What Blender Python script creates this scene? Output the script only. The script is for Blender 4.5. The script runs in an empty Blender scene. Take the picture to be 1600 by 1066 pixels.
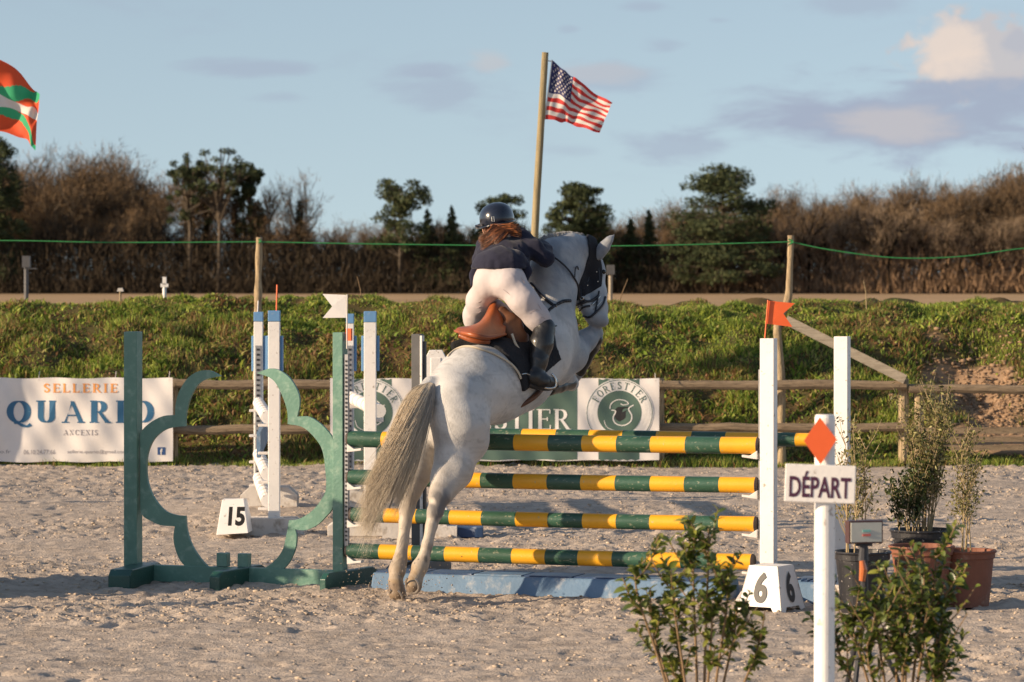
import bpy, math, random
import numpy as np
from math import sin, cos, pi, radians as rad
R = random.Random(7); NR = np.random.RandomState(5)
# ---------------------------------------------------------------- camera, world, sun, exposure
SC = bpy.context.scene
CAMH = 2.02; FPX = 5400.0; HOR = 435.0      # eye height, focal length in photo pixels, horizon row
cd = bpy.data.cameras.new('camera'); cam = bpy.data.objects.new('camera', cd); SC.collection.objects.link(cam)
cam.location = (0, 0, CAMH); cam.rotation_euler = (pi/2, 0, 0)
cd.sensor_width = 36; cd.lens = 36*FPX/1600; cd.shift_y = -(533-HOR)/1600
cd.clip_start = .5; cd.clip_end = 6000
cd.dof.use_dof = True; cd.dof.focus_distance = 22.0; cd.dof.aperture_fstop = 6.3
SC.camera = cam
SUN_EL, SUN_AZ = 17.0, 72.0                 # sun is low, behind the camera's left shoulder
sv = np.array([-sin(rad(SUN_AZ))*cos(rad(SUN_EL)), -cos(rad(SUN_AZ))*cos(rad(SUN_EL)), sin(rad(SUN_EL))])
sd = bpy.data.lights.new('sun', 'SUN'); sd.energy = 5.0; sd.angle = rad(.55); sd.color = (1.0, .77, .52)
so = bpy.data.objects.new('sun', sd); SC.collection.objects.link(so)
from mathutils import Vector
so.rotation_euler = Vector(sv).to_track_quat('Z', 'Y').to_euler(); so.location = (-30, -20, 20)
SC.view_settings.view_transform = 'Standard'; SC.view_settings.look = 'None'
SC.view_settings.gamma = 1; SC.view_settings.use_curve_mapping = False
SC.view_settings.exposure = .68
SC.cycles.max_bounces = 6; SC.cycles.transparent_max_bounces = 4
W = bpy.data.worlds.new('World'); SC.world = W; W.use_nodes = True
nt = W.node_tree; nt.nodes.clear()
class NG:
    """tiny helper for node graphs"""
    def __init__(s, t): s.t = t
    def n(s, typ, **k):
        x = s.t.nodes.new(typ)
        for a, b in k.items(): setattr(x, a, b)
        return x
    def put(s, sock, v):
        if v is None: return
        if hasattr(v, 'is_output'): s.t.links.new(v, sock)
        else: sock.default_value = v
    def m(s, op, a, b=None, c=None, clamp=False):
        x = s.n('ShaderNodeMath', operation=op); x.use_clamp = clamp
        s.put(x.inputs[0], a); s.put(x.inputs[1], b); s.put(x.inputs[2], c)
        return x.outputs[0]
    def mix(s, f, a, b):
        x = s.n('ShaderNodeMix', data_type='RGBA'); s.put(x.inputs[0], f)
        s.put(x.inputs[6], a if hasattr(a, 'is_output') else (*a, 1)); s.put(x.inputs[7], b if hasattr(b, 'is_output') else (*b, 1))
        return x.outputs[2]
    def noise(s, vec, scale, detail=4, rough=.55, dist=0):
        x = s.n('ShaderNodeTexNoise'); s.put(x.inputs['Vector'], vec)
        x.inputs['Scale'].default_value = scale; x.inputs['Detail'].default_value = detail
        x.inputs['Roughness'].default_value = rough; x.inputs['Distortion'].default_value = dist
        return x.outputs[0]
    def ramp(s, v, lo, hi, a=0., b=1.):
        x = s.n('ShaderNodeMapRange', interpolation_type='SMOOTHSTEP'); s.put(x.inputs[0], v)
        s.put(x.inputs[1], lo); s.put(x.inputs[2], hi); s.put(x.inputs[3], a); s.put(x.inputs[4], b)
        return x.outputs[0]
    def comb(s, x_, y_, z_=0.):
        x = s.n('ShaderNodeCombineXYZ'); s.put(x.inputs[0], x_); s.put(x.inputs[1], y_); s.put(x.inputs[2], z_); return x.outputs[0]
g = NG(nt)
sky = g.n('ShaderNodeTexSky', sky_type='NISHITA'); sky.sun_disc = False
sky.sun_elevation = rad(SUN_EL); sky.sun_rotation = rad(180+SUN_AZ); sky.air_density = 1.0; sky.dust_density = .35; sky.ozone_density = 1.6; sky.altitude = 60
tc = g.n('ShaderNodeTexCoord'); sp = g.n('ShaderNodeSeparateXYZ'); g.put(sp.inputs[0], tc.outputs['Generated'])
# azimuth and elevation of the view direction, in degrees; clouds are bands and heaps in that sky
az = g.m('MULTIPLY', g.m('ARCTAN2', sp.outputs[0], sp.outputs[1]), 57.2958)
hl = g.m('SQRT', g.m('ADD', g.m('MULTIPLY', sp.outputs[0], sp.outputs[0]), g.m('MULTIPLY', sp.outputs[1], sp.outputs[1])))
el = g.m('MULTIPLY', g.m('ARCTAN2', sp.outputs[2], hl), 57.2958)
ae = g.comb(g.m('MULTIPLY', az, .5), g.m('MULTIPLY', el, 1.6)); ae2 = g.comb(az, g.m('MULTIPLY', el, 1.25), 3.)
n1 = g.noise(ae, 1.1, 5, .58, .3); n2 = g.noise(ae2, 2.2, 5, .55, .2)
def blob(cx, cy, rx, ry, nz, amp, lo, hi):
    dx = g.m('DIVIDE', g.m('SUBTRACT', az, cx), rx); dy = g.m('DIVIDE', g.m('SUBTRACT', el, cy), ry)
    q = g.m('SUBTRACT', 1., g.m('SQRT', g.m('ADD', g.m('MULTIPLY', dx, dx), g.m('MULTIPLY', dy, dy))))
    return g.ramp(g.m('ADD', q, g.m('MULTIPLY', g.m('SUBTRACT', nz, .5), amp)), lo, hi)
def D(px, py): return math.degrees(math.atan2(px-800, FPX)), math.degrees(math.atan2(HOR-py, FPX))
def skyblob(px, py, wx, wy, nz=n1, amp=2.6, lo=-.15, hi=.75):
    a, b = D(px, py); return blob(a, b, wx/94.2, wy/94.2, nz, amp, lo, hi)
K = .105
skyc = g.n('ShaderNodeVectorMath', operation='MULTIPLY'); g.put(skyc.inputs[0], sky.outputs[0]); skyc.inputs[1].default_value = (1.36, 1.13, .96)
vm = g.n('ShaderNodeVectorMath', operation='NORMALIZE'); g.put(vm.inputs[0], g.comb(sp.outputs[0], sp.outputs[1], g.m('ADD', g.m('MULTIPLY', g.m('MAXIMUM', sp.outputs[2], 0.), .8), .16))); g.put(sky.inputs[0], vm.outputs[0])
base = skyc.outputs[0]
# thin wide veil of broken cloud over the whole sky
veil = g.m('MULTIPLY', g.ramp(g.noise(ae, .35, 6, .6, .4), .52, .72), .35)
GREY = (2.3, 2.65, 3.35); PINK = (3.5, 3.3, 3.35); WARM = (5.0, 4.2, 3.65)
c = g.mix(veil, base, GREY)
def over(c, msk, col, k): return g.mix(g.m('MULTIPLY', msk, k), c, col)
for (x, y, wx, wy, k) in [(1390, 190, 300, 70, 1.), (1560, 168, 210, 62, .95), (1060, 228, 130, 26, .6), (960, 120, 110, 30, .5), (720, 140, 130, 42, .55),
                          (390, 108, 120, 16, .6), (440, 152, 60, 12, .4), (1010, 12, 60, 12, .5), (1330, 8, 95, 22, .5), (900, 235, 60, 12, .3), (1040, 75, 40, 18, .45), (665, 112, 70, 14, .5), (890, 46, 22, 8, .4), (1120, 32, 30, 7, .35)]:
    c = over(c, skyblob(x, y, wx, wy), GREY, k)
c = over(c, skyblob(1410, 195, 110, 32), PINK, .7); c = over(c, skyblob(945, 112, 90, 18), PINK, .4); c = over(c, skyblob(765, 100, 34, 22), PINK, .5)
c = over(c, skyblob(1530, 85, 118, 64, n2, 1.5, -.05, .3), PINK, .9)
c = over(c, skyblob(1478, 78, 62, 52, n2, 1.5, -.1, .6), WARM, .8)
c = over(c, skyblob(1495, 106, 60, 26, n2, 1.6, -.1, .5), WARM, .5); c = over(c, skyblob(1590, 70, 30, 26, n2, 1.8, -.1, .5), GREY, .4)
c = over(c, skyblob(1545, 146, 150, 24, n1, 1.2, -.05, .5), GREY, .8)
bg = g.n('ShaderNodeBackground'); g.put(bg.inputs[0], c); bg.inputs[1].default_value = K
out = g.n('ShaderNodeOutputWorld'); g.put(out.inputs[0], bg.outputs[0])

# ---------------------------------------------------------------- helpers
COL = SC.collection; ORG = {}
def P(px, py, Y): return np.array([(px-800)/FPX*Y, Y, CAMH-(py-HOR)/FPX*Y])
def tag(o, label=None, cat=None, group=None, kind=None):
    if label: o['label'] = label
    if cat: o['category'] = cat
    if group: o['group'] = group
    if kind: o['kind'] = kind
    return o
def thing(name, loc, label, cat, group=None):
    o = bpy.data.objects.new(name, None); o.empty_display_size = .1; COL.objects.link(o); o.location = loc
    ORG[o.name] = np.array(loc, float); return tag(o, label, cat, group)
def mesh(name, V, F, mats, smooth=False, fm=None, col=None):
    me = bpy.data.meshes.new(name); V = np.asarray(V, np.float32)
    if isinstance(F, np.ndarray):
        k = F.shape[1]; me.vertices.add(len(V)); me.vertices.foreach_set('co', V.ravel())
        me.loops.add(F.size); me.loops.foreach_set('vertex_index', F.astype(np.int32).ravel())
        me.polygons.add(len(F)); me.polygons.foreach_set('loop_start', np.arange(0, F.size, k, dtype=np.int32))
        me.polygons.foreach_set('loop_total', np.full(len(F), k, np.int32))
        me.update(calc_edges=True)
    else:
        me.from_pydata([tuple(map(float, v)) for v in V], [], [tuple(int(i) for i in f) for f in F]); me.update()
    for m in (mats if isinstance(mats, (list, tuple)) else [mats]): me.materials.append(m)
    if fm is not None: me.polygons.foreach_set('material_index', np.asarray(fm, np.int32))
    if smooth: me.polygons.foreach_set('use_smooth', np.ones(len(me.polygons), bool))
    if col is not None:
        a = me.color_attributes.new('tint', 'FLOAT_COLOR', 'POINT')
        cc = np.ones((len(V), 4), np.float32); cc[:, :3] = col; a.data.foreach_set('color', cc.ravel())
    return me
def obj(name, VF, mats, parent=None, org=None, smooth=False, fm=None, col=None):
    V, F = VF; V = np.asarray(V, float)
    o0 = ORG[parent.name] if parent is not None else (np.array(org, float) if org is not None else np.zeros(3))
    o = bpy.data.objects.new(name, mesh(name, V-o0, F, mats, smooth, fm, col)); COL.objects.link(o)
    if parent is not None: o.parent = parent
    else: o.location = o0
    ORG[o.name] = o0; return o
def cat(*L):
    V = []; F = []; n = 0
    for v, f in L:
        V.append(np.asarray(v, float)); F += [tuple(int(i)+n for i in q) for q in f]; n += len(v)
    return np.concatenate(V), F
def box(c, s, ax=None):
    """box centred c, size s, axes rows ax"""
    A = np.eye(3) if ax is None else np.asarray(ax, float)
    v = [np.asarray(c, float)+A[0]*s[0]*x/2+A[1]*s[1]*y/2+A[2]*s[2]*z/2 for x in (-1, 1) for y in (-1, 1) for z in (-1, 1)]
    return np.array(v), [(0, 1, 3, 2), (4, 6, 7, 5), (0, 4, 5, 1), (2, 3, 7, 6), (0, 2, 6, 4), (1, 5, 7, 3)]
def frame_along(d):
    d = d/np.linalg.norm(d); u = np.array([0, 0, 1.]) if abs(d[2]) < .9 else np.array([1., 0, 0])
    a = np.cross(u, d); a /= np.linalg.norm(a); return a, np.cross(d, a)
def tube(pts, rs, n=8, cap=True, seed=None, jit=0.):
    pts = np.asarray(pts, float); rs = np.broadcast_to(rs, (len(pts),)); V = []; F = []
    rr = random.Random(seed); a0 = None
    for i, p in enumerate(pts):
        d = pts[min(i+1, len(pts)-1)]-pts[max(i-1, 0)]
        if a0 is None: a, b = frame_along(d)
        else:
            dn = d/np.linalg.norm(d); a = a0-dn*a0.dot(dn); a /= np.linalg.norm(a); b = np.cross(dn, a)
        a0 = a
        for k in range(n):
            t = 2*pi*k/n; q = rs[i]*(1+(rr.uniform(-jit, jit) if jit else 0)); V.append(p+(a*cos(t)+b*sin(t))*q)
    for i in range(len(pts)-1):
        for k in range(n): F.append((i*n+k, i*n+(k+1) % n, (i+1)*n+(k+1) % n, (i+1)*n+k))
    if cap: F.append(tuple(range(n-1, -1, -1))); F.append(tuple((len(pts)-1)*n+k for k in range(n)))
    return np.array(V), F
def prism(poly, o, a, b, n, th):
    """polygon (list of (u,v)) extruded th along n, centred on plane through o with axes a,b"""
    o, a, b, n = map(lambda q: np.asarray(q, float), (o, a, b, n)); m = len(poly)
    f = [o+a*u+b*v+n*th/2 for u, v in poly]; k = [o+a*u+b*v-n*th/2 for u, v in poly]
    F = [tuple(range(m)), tuple(range(2*m-1, m-1, -1))]+[(i, i+m, (i+1) % m+m, (i+1) % m) for i in range(m)]
    return np.array(f+k), F
def spline(pts, n):
    """Catmull-Rom through rows"""
    p = np.asarray(pts, float); m = len(p); t = np.linspace(0, m-1, n); out = []
    for q in t:
        i = min(int(q), m-2); f = q-i; a, b, c_, d = p[max(i-1, 0)], p[i], p[i+1], p[min(i+2, m-1)]
        out.append(.5*((2*b)+(-a+c_)*f+(2*a-5*b+4*c_-d)*f*f+(-a+3*b-3*c_+d)*f**3))
    return np.array(out)
def lathe(prof, c, n=28, ax=(0, 0, 1)):
    V = []; F = []
    for r, z in prof:
        for k in range(n): V.append((c[0]+r*cos(2*pi*k/n), c[1]+r*sin(2*pi*k/n), c[2]+z))
    for i in range(len(prof)-1):
        for k in range(n): F.append((i*n+k, i*n+(k+1) % n, (i+1)*n+(k+1) % n, (i+1)*n+k))
    return np.array(V), F
def vnoise(x, y, s, seed):
    """2-D value noise, 0..1"""
    x = np.asarray(x, float)/s; y = np.asarray(y, float)/s; r = np.random.RandomState(seed); T = r.rand(256, 256)
    xi = np.floor(x).astype(int); yi = np.floor(y).astype(int); fx = x-xi; fy = y-yi; fx = fx*fx*(3-2*fx); fy = fy*fy*(3-2*fy)
    a = T[xi & 255, yi & 255]; b = T[(xi+1) & 255, yi & 255]; c_ = T[xi & 255, (yi+1) & 255]; d = T[(xi+1) & 255, (yi+1) & 255]
    return (a*(1-fx)+b*fx)*(1-fy)+(c_*(1-fx)+d*fx)*fy
def sst(a, b, x):
    t = np.clip((np.asarray(x, float)-a)/(b-a), 0, 1); return t*t*(3-2*t)
def grid(xs, ys, zf):
    X, Y = np.meshgrid(xs, ys); Z = zf(X, Y); V = np.stack([X.ravel(), Y.ravel(), Z.ravel()], 1); nx = len(xs); ny = len(ys)
    i = (np.arange(ny-1)[:, None]*nx+np.arange(nx-1)[None, :]).ravel()
    return V, np.stack([i, i+1, i+nx+1, i+nx], 1)

# ---------------------------------------------------------------- materials
def mat(name, col, rough=.7, var=.0, vs=6., col2=None, ns=20., lo=.5, hi=.6, bump=0., bs=60., spec=.4, tint=False, metal=0., stretch=None, trans=0., coat=0., bd=4, sheen=0.):
    m = bpy.data.materials.new(name); m.use_nodes = True; t = m.node_tree; q = NG(t); p = t.nodes['Principled BSDF']
    tcn = q.n('ShaderNodeTexCoord'); vec = tcn.outputs['Object']
    if stretch:
        mp = q.n('ShaderNodeMapping'); q.put(mp.inputs[0], vec); mp.inputs['Scale'].default_value = stretch; vec = mp.outputs[0]
    c = q.n('ShaderNodeRGB'); c.outputs[0].default_value = (*col, 1); c = c.outputs[0]
    if tint:
        at = q.n('ShaderNodeAttribute'); at.attribute_name = 'tint'; c = at.outputs['Color']
    if col2: c = q.mix(q.ramp(q.noise(vec, ns, 5, .6, .2), lo, hi), c, col2)
    if var:
        f = q.ramp(q.noise(vec, vs, 5, .6), .25, .75, 1-var, 1+var)
        x = q.n('ShaderNodeVectorMath', operation='SCALE'); q.put(x.inputs[0], c); q.put(x.inputs['Scale'], f); c = x.outputs[0]
    q.put(p.inputs['Base Color'], c); p.inputs['Roughness'].default_value = rough; p.inputs['Specular IOR Level'].default_value = spec
    p.inputs['Metallic'].default_value = metal
    if coat: p.inputs['Coat Weight'].default_value = coat; p.inputs['Coat Roughness'].default_value = .15
    if sheen: p.inputs['Sheen Weight'].default_value = sheen
    if bump:
        b = q.n('ShaderNodeBump'); b.inputs['Strength'].default_value = bump; b.inputs['Distance'].default_value = .01
        q.put(b.inputs['Height'], q.noise(vec, bs, bd, .6)); q.put(p.inputs['Normal'], b.outputs[0])
    if trans:
        tr = q.n('ShaderNodeBsdfTranslucent'); q.put(tr.inputs[0], c); mx = q.n('ShaderNodeMixShader'); mx.inputs[0].default_value = trans
        q.put(mx.inputs[1], p.outputs[0]); q.put(mx.inputs[2], tr.outputs[0]); q.put(t.nodes['Material Output'].inputs[0], mx.outputs[0])
    return m
M = dict(
 sand=mat('sand', (.465, .39, .325), .95, .12, 1.6, (.36, .3, .25), 5., .42, .62, .9, 55., .1),
 clod=mat('sand_clod', (.43, .35, .275), .95, .2, 9, bump=.5, bs=90., spec=.1),
 earth=mat('earth_clod', (.27, .18, .115), .95, .3, 12, spec=.1),
 field=mat('field_soil', (.4, .265, .15), .95, .15, .06, (.32, .225, .12), .3, .45, .65, spec=.1),
 bank=mat('bank_soil', (.1, .1, .04), .95, .25, 3, tint=True, bump=1., bs=14, spec=.1),
 grass=mat('grass_blades', (.08, .12, .03), .6, tint=True, trans=.35, spec=.3),
 log=mat('log_wood', (.24, .18, .12), .8, .25, 5, (.12, .09, .06), 8., .5, .7, .7, 30, .2, stretch=(1, 8, 8)),
 post=mat('post_wood', (.38, .29, .18), .8, .3, 6, (.18, .13, .08), 9., .5, .68, .8, 30, .2, stretch=(8, 8, 1)),
 pole_wood=mat('flagpole_wood', (.28, .225, .13), .75, .25, 4, (.2, .17, .09), 9., .55, .7, .5, 30, .2, stretch=(8, 8, .6)),
 board=mat('board_wood', (.36, .31, .24), .8, .2, 5, (.25, .2, .15), 12., .5, .7, .6, 40, .2, stretch=(1, 8, 8)),
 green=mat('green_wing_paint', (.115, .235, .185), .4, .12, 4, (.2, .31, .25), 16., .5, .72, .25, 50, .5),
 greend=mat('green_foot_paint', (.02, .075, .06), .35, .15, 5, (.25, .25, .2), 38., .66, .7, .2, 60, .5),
 pgreen=mat('green_pole_paint', (.03, .085, .055), .38, .2, 5, (.19, .21, .15), 26., .59, .66, .15, 60, .5, stretch=(1, 2, 2)),
 pyellow=mat('yellow_pole_paint', (.78, .38, .018), .4, .06, 5, (.5, .38, .16), 30., .63, .7, .12, 60, .5),
 endcap=mat('pole_end', (.07, .055, .05), .8, .2, 20),
 white=mat('white_paint', (.8, .77, .74), .5, .05, 4, (.4, .35, .3), 22., .6, .7, .12, 50, .4),
 wdirty=mat('dirty_white_paint', (.62, .58, .54), .65, .1, 5, (.3, .25, .2), 9., .5, .72, .3, 50, .3),
 blue=mat('blue_paint', (.13, .28, .5), .5, .1, 5, (.3, .38, .5), 14., .6, .75, .1, 50, .4),
 lblue=mat('light_blue_paint', (.12, .2, .31), .6, .12, 5, (.4, .41, .42), 7., .54, .72, .3, 40, .3),
 navy=mat('navy_paint', (.025, .055, .13), .4, .2, 5, (.3, .34, .42), 5., .62, .72, .2, 50, .4),
 dark=mat('dark_metal', (.03, .03, .035), .45, .2, 10),
 grey=mat('grey_metal', (.33, .33, .34), .45, .1, 20, metal=.4),
 greyp=mat('grey_post_paint', (.09, .09, .095), .5, .15, 8),
 cup=mat('cup_plastic', (.62, .59, .57), .5, .1, 20),
 red=mat('red_plastic', (.72, .08, .035), .4, .05, 10, trans=.25),
 redflat=mat('orange_red_paint', (.78, .13, .035), .5, .05, 10),
 black=mat('black_paint', (.02, .02, .022), .5),
 ink=mat('purple_black_ink', (.07, .02, .05), .5),
 rope=mat('green_rope', (.03, .2, .06), .6, .2, 40),
 ban=mat('banner_vinyl', (.76, .72, .7), .5, .04, 3, bump=.15, bs=8, trans=.1),
 bgreen=mat('banner_green_print', (.085, .14, .115), .45, .06, 3),
 bwhite=mat('banner_white_print', (.72, .7, .68), .5, .03, 4),
 bblue=mat('banner_blue_print', (.035, .13, .25), .5), borange=mat('banner_orange_print', (.78, .33, .09), .5), bgrey=mat('banner_grey_print', (.3, .28, .3), .5),
 bfb=mat('banner_icon_print', (.03, .08, .22), .5),
 ptrunk=mat('pale_bark', (.24, .175, .115), .9, .3, 1.5), trunk=mat('bare_bark', (.09, .07, .05), .9, .3, 1.5), twig=mat('brown_twigs', (.15, .1, .06), .9, .25, .5, tint=True, spec=.1),
 needle=mat('needle_foliage', (.03, .045, .02), .8, .35, 1.2, tint=True, spec=.2), under=mat('dark_undergrowth', (.03, .025, .018), .95, .3, .3, tint=True, spec=.1),
 horse=mat('grey_horse_coat', (.6, .6, .6), .5, .05, 14, tint=True, bump=.3, bs=90, spec=.25, sheen=.2),
 hair=mat('horse_hair', (.5, .45, .38), .45, tint=True, spec=.5), shoe=mat('horseshoe_steel', (.4, .36, .32), .4, metal=.7),
 skin=mat('skin', (.55, .3, .2), .5), helmet=mat('helmet_shell', (.012, .016, .03), .22, coat=.5), helmtrim=mat('helmet_trim', (.45, .45, .45), .3, metal=.8),
 jacket=mat('navy_jacket', (.016, .017, .034), .9, .15, 20, bump=.4, bs=35, sheen=.12, spec=.2), breech=mat('white_breeches', (.47, .42, .425), .75, .03, 8, bump=.35, bs=14, bd=2),
 seam=mat('breeches_seam', (.36, .3, .3), .8), boot=mat('black_boot_leather', (.013, .013, .014), .42, bump=.25, bs=30, coat=.3), rhair=mat('auburn_hair', (.16, .05, .018), .4, tint=True, spec=.6),
 saddle=mat('tan_saddle_leather', (.28, .072, .02), .38, .2, 8, (.2, .055, .02), 12, .5, .75, .15, 80, .5), flap=mat('brown_flap_leather', (.11, .045, .022), .42, .25, 10, bump=.15, bs=60),
 pad=mat('black_saddle_cloth', (.012, .013, .017), .9, .2, 20, bump=.6, bs=50), pipe=mat('cream_piping', (.5, .43, .33), .8), fleece=mat('black_fleece', (.008, .008, .009), .95, bump=1., bs=90),
 strap=mat('black_strap', (.018, .018, .024), .4), bonnet=mat('black_bonnet', (.012, .012, .016), .9, bump=.4, bs=90), steel=mat('steel', (.6, .58, .54), .25, metal=1.), eye=mat('dark_eye', (.01, .008, .006), .08),
 terra=mat('terracotta', (.21, .08, .048), .7, .15, 5, (.36, .24, .18), 7, .58, .75, .2, 50), pot=mat('black_pot', (.018, .018, .022), .45, .2, 8, (.42, .38, .36), 45, .63, .67, .1, 60), soil=mat('pot_soil', (.035, .025, .018), .95, .3, 20, bump=.8),
 leaf=mat('glossy_leaf', (.115, .15, .025), .42, .3, 18, tint=False, trans=.3, spec=.5), leaf2=mat('young_leaf', (.26, .27, .05), .38, .2, 18, trans=.35, spec=.5), leaf3=mat('dark_leaf', (.06, .09, .02), .3, .3, 18, trans=.2, spec=.6),
 sleaf=mat('small_leaves', (.08, .1, .03), .5, tint=True, trans=.3), stem=mat('stem_bark', (.2, .13, .07), .8, .2, 30), pstem=mat('pale_stem_bark', (.33, .25, .14), .8, .2, 30),
 screen=mat('pale_display', (.5, .5, .45), .18, .05, 30, coat=.6), scred=mat('display_red_print', (.6, .12, .1), .4), sctl=mat('display_teal_print', (.2, .5, .45), .4), case=mat('device_case', (.07, .035, .035), .4), copper=mat('orange_handle', (.45, .13, .04), .25, coat=.5),
 fred=mat('flag_red', (.62, .05, .045), .7, trans=.4), fwhite=mat('flag_white', (.75, .7, .66), .7, trans=.4), fblue=mat('flag_blue', (.035, .04, .13), .7, trans=.3), bred=mat('flag_orange_red', (.78, .1, .035), .7, trans=.4), bgrn=mat('flag_green', (.05, .42, .2), .7, trans=.4),
)

# ---------------------------------------------------------------- ground, field, bank
def sandz(x, y):
    act = sst(.42, .62, vnoise(x*.55+31, y, 1.3, 1))*.75+.25
    h = (vnoise(x, y, .9, 2)-.5)*.03
    h = h+act*((vnoise(x, y, .26, 3)-.5)*.012+(sst(.5, .85, vnoise(x, y*.8, .13, 4)))*.009+(sst(.45, .8, vnoise(x+9, y, .055, 5)))*.017)+(vnoise(x, y, .035, 6)-.5)*.013+.0035*np.sin((y*.97+x*.22+.25*vnoise(x, y, 1.1, 8))*2*pi/.13)*(1-act)
    hp = sst(.80, .93, vnoise(x*1.1, y*.8, .17, 9)); h = h-.03*hp*sst(.3, .5, vnoise(x*.3, y*.3, .8, 10))
    return h
def sand_edge(X, Y):
    z = sandz(X, Y); f = sst(6.9, 6.3, np.abs(X))*sst(14.3, 14.8, Y)*sst(38.0, 37.4, Y); return z*f
V, F = grid(np.arange(-7, 7.001, .027), np.concatenate([np.arange(14.2, 26, .027), np.arange(26, 38.1, .04)]), sand_edge)
o = obj('sand_arena', (V, F), M['sand'], smooth=True); tag(o, kind='structure')
# coarse sand beyond the part in view, one step lower
V, F = grid(np.linspace(-60, 60, 60), np.linspace(-25, 37.0, 40), lambda X, Y: X*0-.016)
tag(obj('sand_surround', (V, F), M['sand']), kind='structure')
V, F = grid(np.linspace(-4000, 4000, 9), np.linspace(-400, 5000, 9), lambda X, Y: X*0-.035)
tag(obj('ground', (V, F), M['field']), kind='structure')
def bankz(x, y):
    x = np.asarray(x, float); y = np.asarray(y, float)
    y0 = 37.2+(vnoise(x, x*0, 3., 11)-.5)*.25
    h = 1.64*sst(0, 1, np.clip((y-y0)/4.3, 0, 1)**.8)
    h = h*(1-sst(44.5, 49.5, y))
    k = sst(0, .4, h)
    h = h+k*((vnoise(x, y, 1.7, 12)-.5)*.16+(vnoise(x, y, .45, 13)-.5)*.24+(vnoise(x, y, .2, 14)-.5)*.06)+.03*k*sst(2, 6, x)
    d = np.exp(-(((x-5.15)/.62)**2+((y-39.3)/.9)**2)*1.1)
    h = h-.3*d+.16*d*(vnoise(x, y, .3, 15)-.5)+.14*d*(vnoise(x, y, .1, 16)-.5)
    return h-.03*(1-k)
def dirtmask(x, y):
    return np.clip(np.exp(-(((x-5.25)/.62)**2+((y-39.2)/1.0)**2)**2)+np.exp(-(((x-5.4)/.9)**2+((y-37.9)/.35)**2)**2)*.8+(vnoise(x, y, .35, 17)-.5)*.7, 0, 1)
V, F = grid(np.arange(-26, 26.01, .07), np.concatenate([np.arange(36.7, 43, .06), np.arange(43, 51, .25)]), bankz)
x, y = V[:, 0], V[:, 1]
dm = sst(.35, .6, dirtmask(x, y))[:, None]; nz = vnoise(x, y, .6, 18)[:, None]
cB = (1-nz)*np.array([.055, .06, .022])+nz*np.array([.12, .075, .038]); cD = np.array([.27, .18, .115])*(.8+.4*vnoise(x, y, .1, 19)[:, None])
bk = obj('grassy_bank', (V, F), M['bank'], smooth=True, col=cB*(1-dm)+cD*dm); tag(bk, kind='structure')
def blades(n, xr, yr, hmin, hmax, wd, seed, zf=bankz, keep=None, cols=None, lean=.5):
    r = np.random.RandomState(seed); x = r.uniform(*xr, n); y = r.uniform(*yr, n)
    if keep is not None: k = r.rand(n) < keep(x, y); x, y = x[k], y[k]; n = len(x)
    cl = vnoise(x, y, .33, seed+1)*.6+vnoise(x, y, .13, seed+2)*.4; h = (hmin+(hmax-hmin)*sst(.25, .8, cl))*r.uniform(.6, 1.25, n)*np.interp(y, [0, 40.5, 41.5], [1, 1, .6])
    z = zf(x, y)-.01; a = r.uniform(0, 2*pi, n); w = wd*r.uniform(.6, 1.3, n); dx, dy = np.cos(a)*w/2, np.sin(a)*w/2
    b = r.uniform(0, 2*pi, n); L = lean*h*r.uniform(.2, 1.3, n); lx, ly = np.cos(b)*L, np.sin(b)*L
    V = np.stack([np.stack([x-dx, y-dy, z], 1), np.stack([x+dx, y+dy, z], 1), np.stack([x+lx*.4+dx*.7, y+ly*.4+dy*.7, z+h*.6], 1),
                  np.stack([x+lx*.4-dx*.7, y+ly*.4-dy*.7, z+h*.6], 1), np.stack([x+lx, y+ly, z+h*.92], 1)], 1).reshape(-1, 3)
    i = np.arange(n)[:, None]*5; F = np.concatenate([i+[0, 1, 2], i+[0, 2, 3], i+[3, 2, 4]], 0)
    c = cols(x, y, r, n); return V, F, np.repeat(c, 5, 0)
def gcol(x, y, r, n):
    A = np.array([[.18, .265, .038], [.32, .37, .062], [.1, .155, .03], [.33, .28, .095], [.23, .125, .055]])
    q = vnoise(x, y, .55, 31)*.7+vnoise(x, y, .18, 32)*.3; hy = sst(38, 41.4, y); hy = np.maximum(hy, sst(.2, 2.0, x)*.75); br = sst(.36, .56, q+.2-hy*.3)
    bare = 1-sst(.34, .52, vnoise(x, y, .42, 33)*.7+vnoise(x, y, .15, 34)*.3); br = np.maximum(br, bare*.65*sst(42.5, 40.5, y))
    p = np.stack([.3*(1-br)+.1*br, .38*(1-br)+.12*br, .2*(1-br)+.3*br, .09+br*.16, .03+.32*br], 1); p /= p.sum(1, keepdims=True)
    k = (r.rand(n)[:, None] > np.cumsum(p, 1)).sum(1).clip(0, 4); return A[k]*r.uniform(.7, 1.3, (n, 1))
gk = lambda x, y: (1-.97*sst(.3, .5, dirtmask(x, y)))*(.5+.5*sst(.36, .56, vnoise(x, y, .42, 33)*.7+vnoise(x, y, .15, 34)*.3))
v1, f1, c1 = blades(230000, (-7.5, 7.5), (37.35, 43.6), .025, .12, .012, 41, keep=gk, cols=gcol)
v2, f2, c2 = blades(26000, (-7.5, 7.5), (36.72, 37.4), .04, .12, .009, 44, zf=lambda x, y: x*0, keep=lambda x, y: sst(36.75+.25*vnoise(x, x*0, .5, 45), 37.1, y), cols=lambda x, y, r, n: gcol(x, y+4, r, n))
v3, f3, c3 = blades(85000, (-7.5, 7.5), (37.4, 43.3), .03, .1, .036, 47, keep=gk, cols=gcol, lean=1.2)
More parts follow.
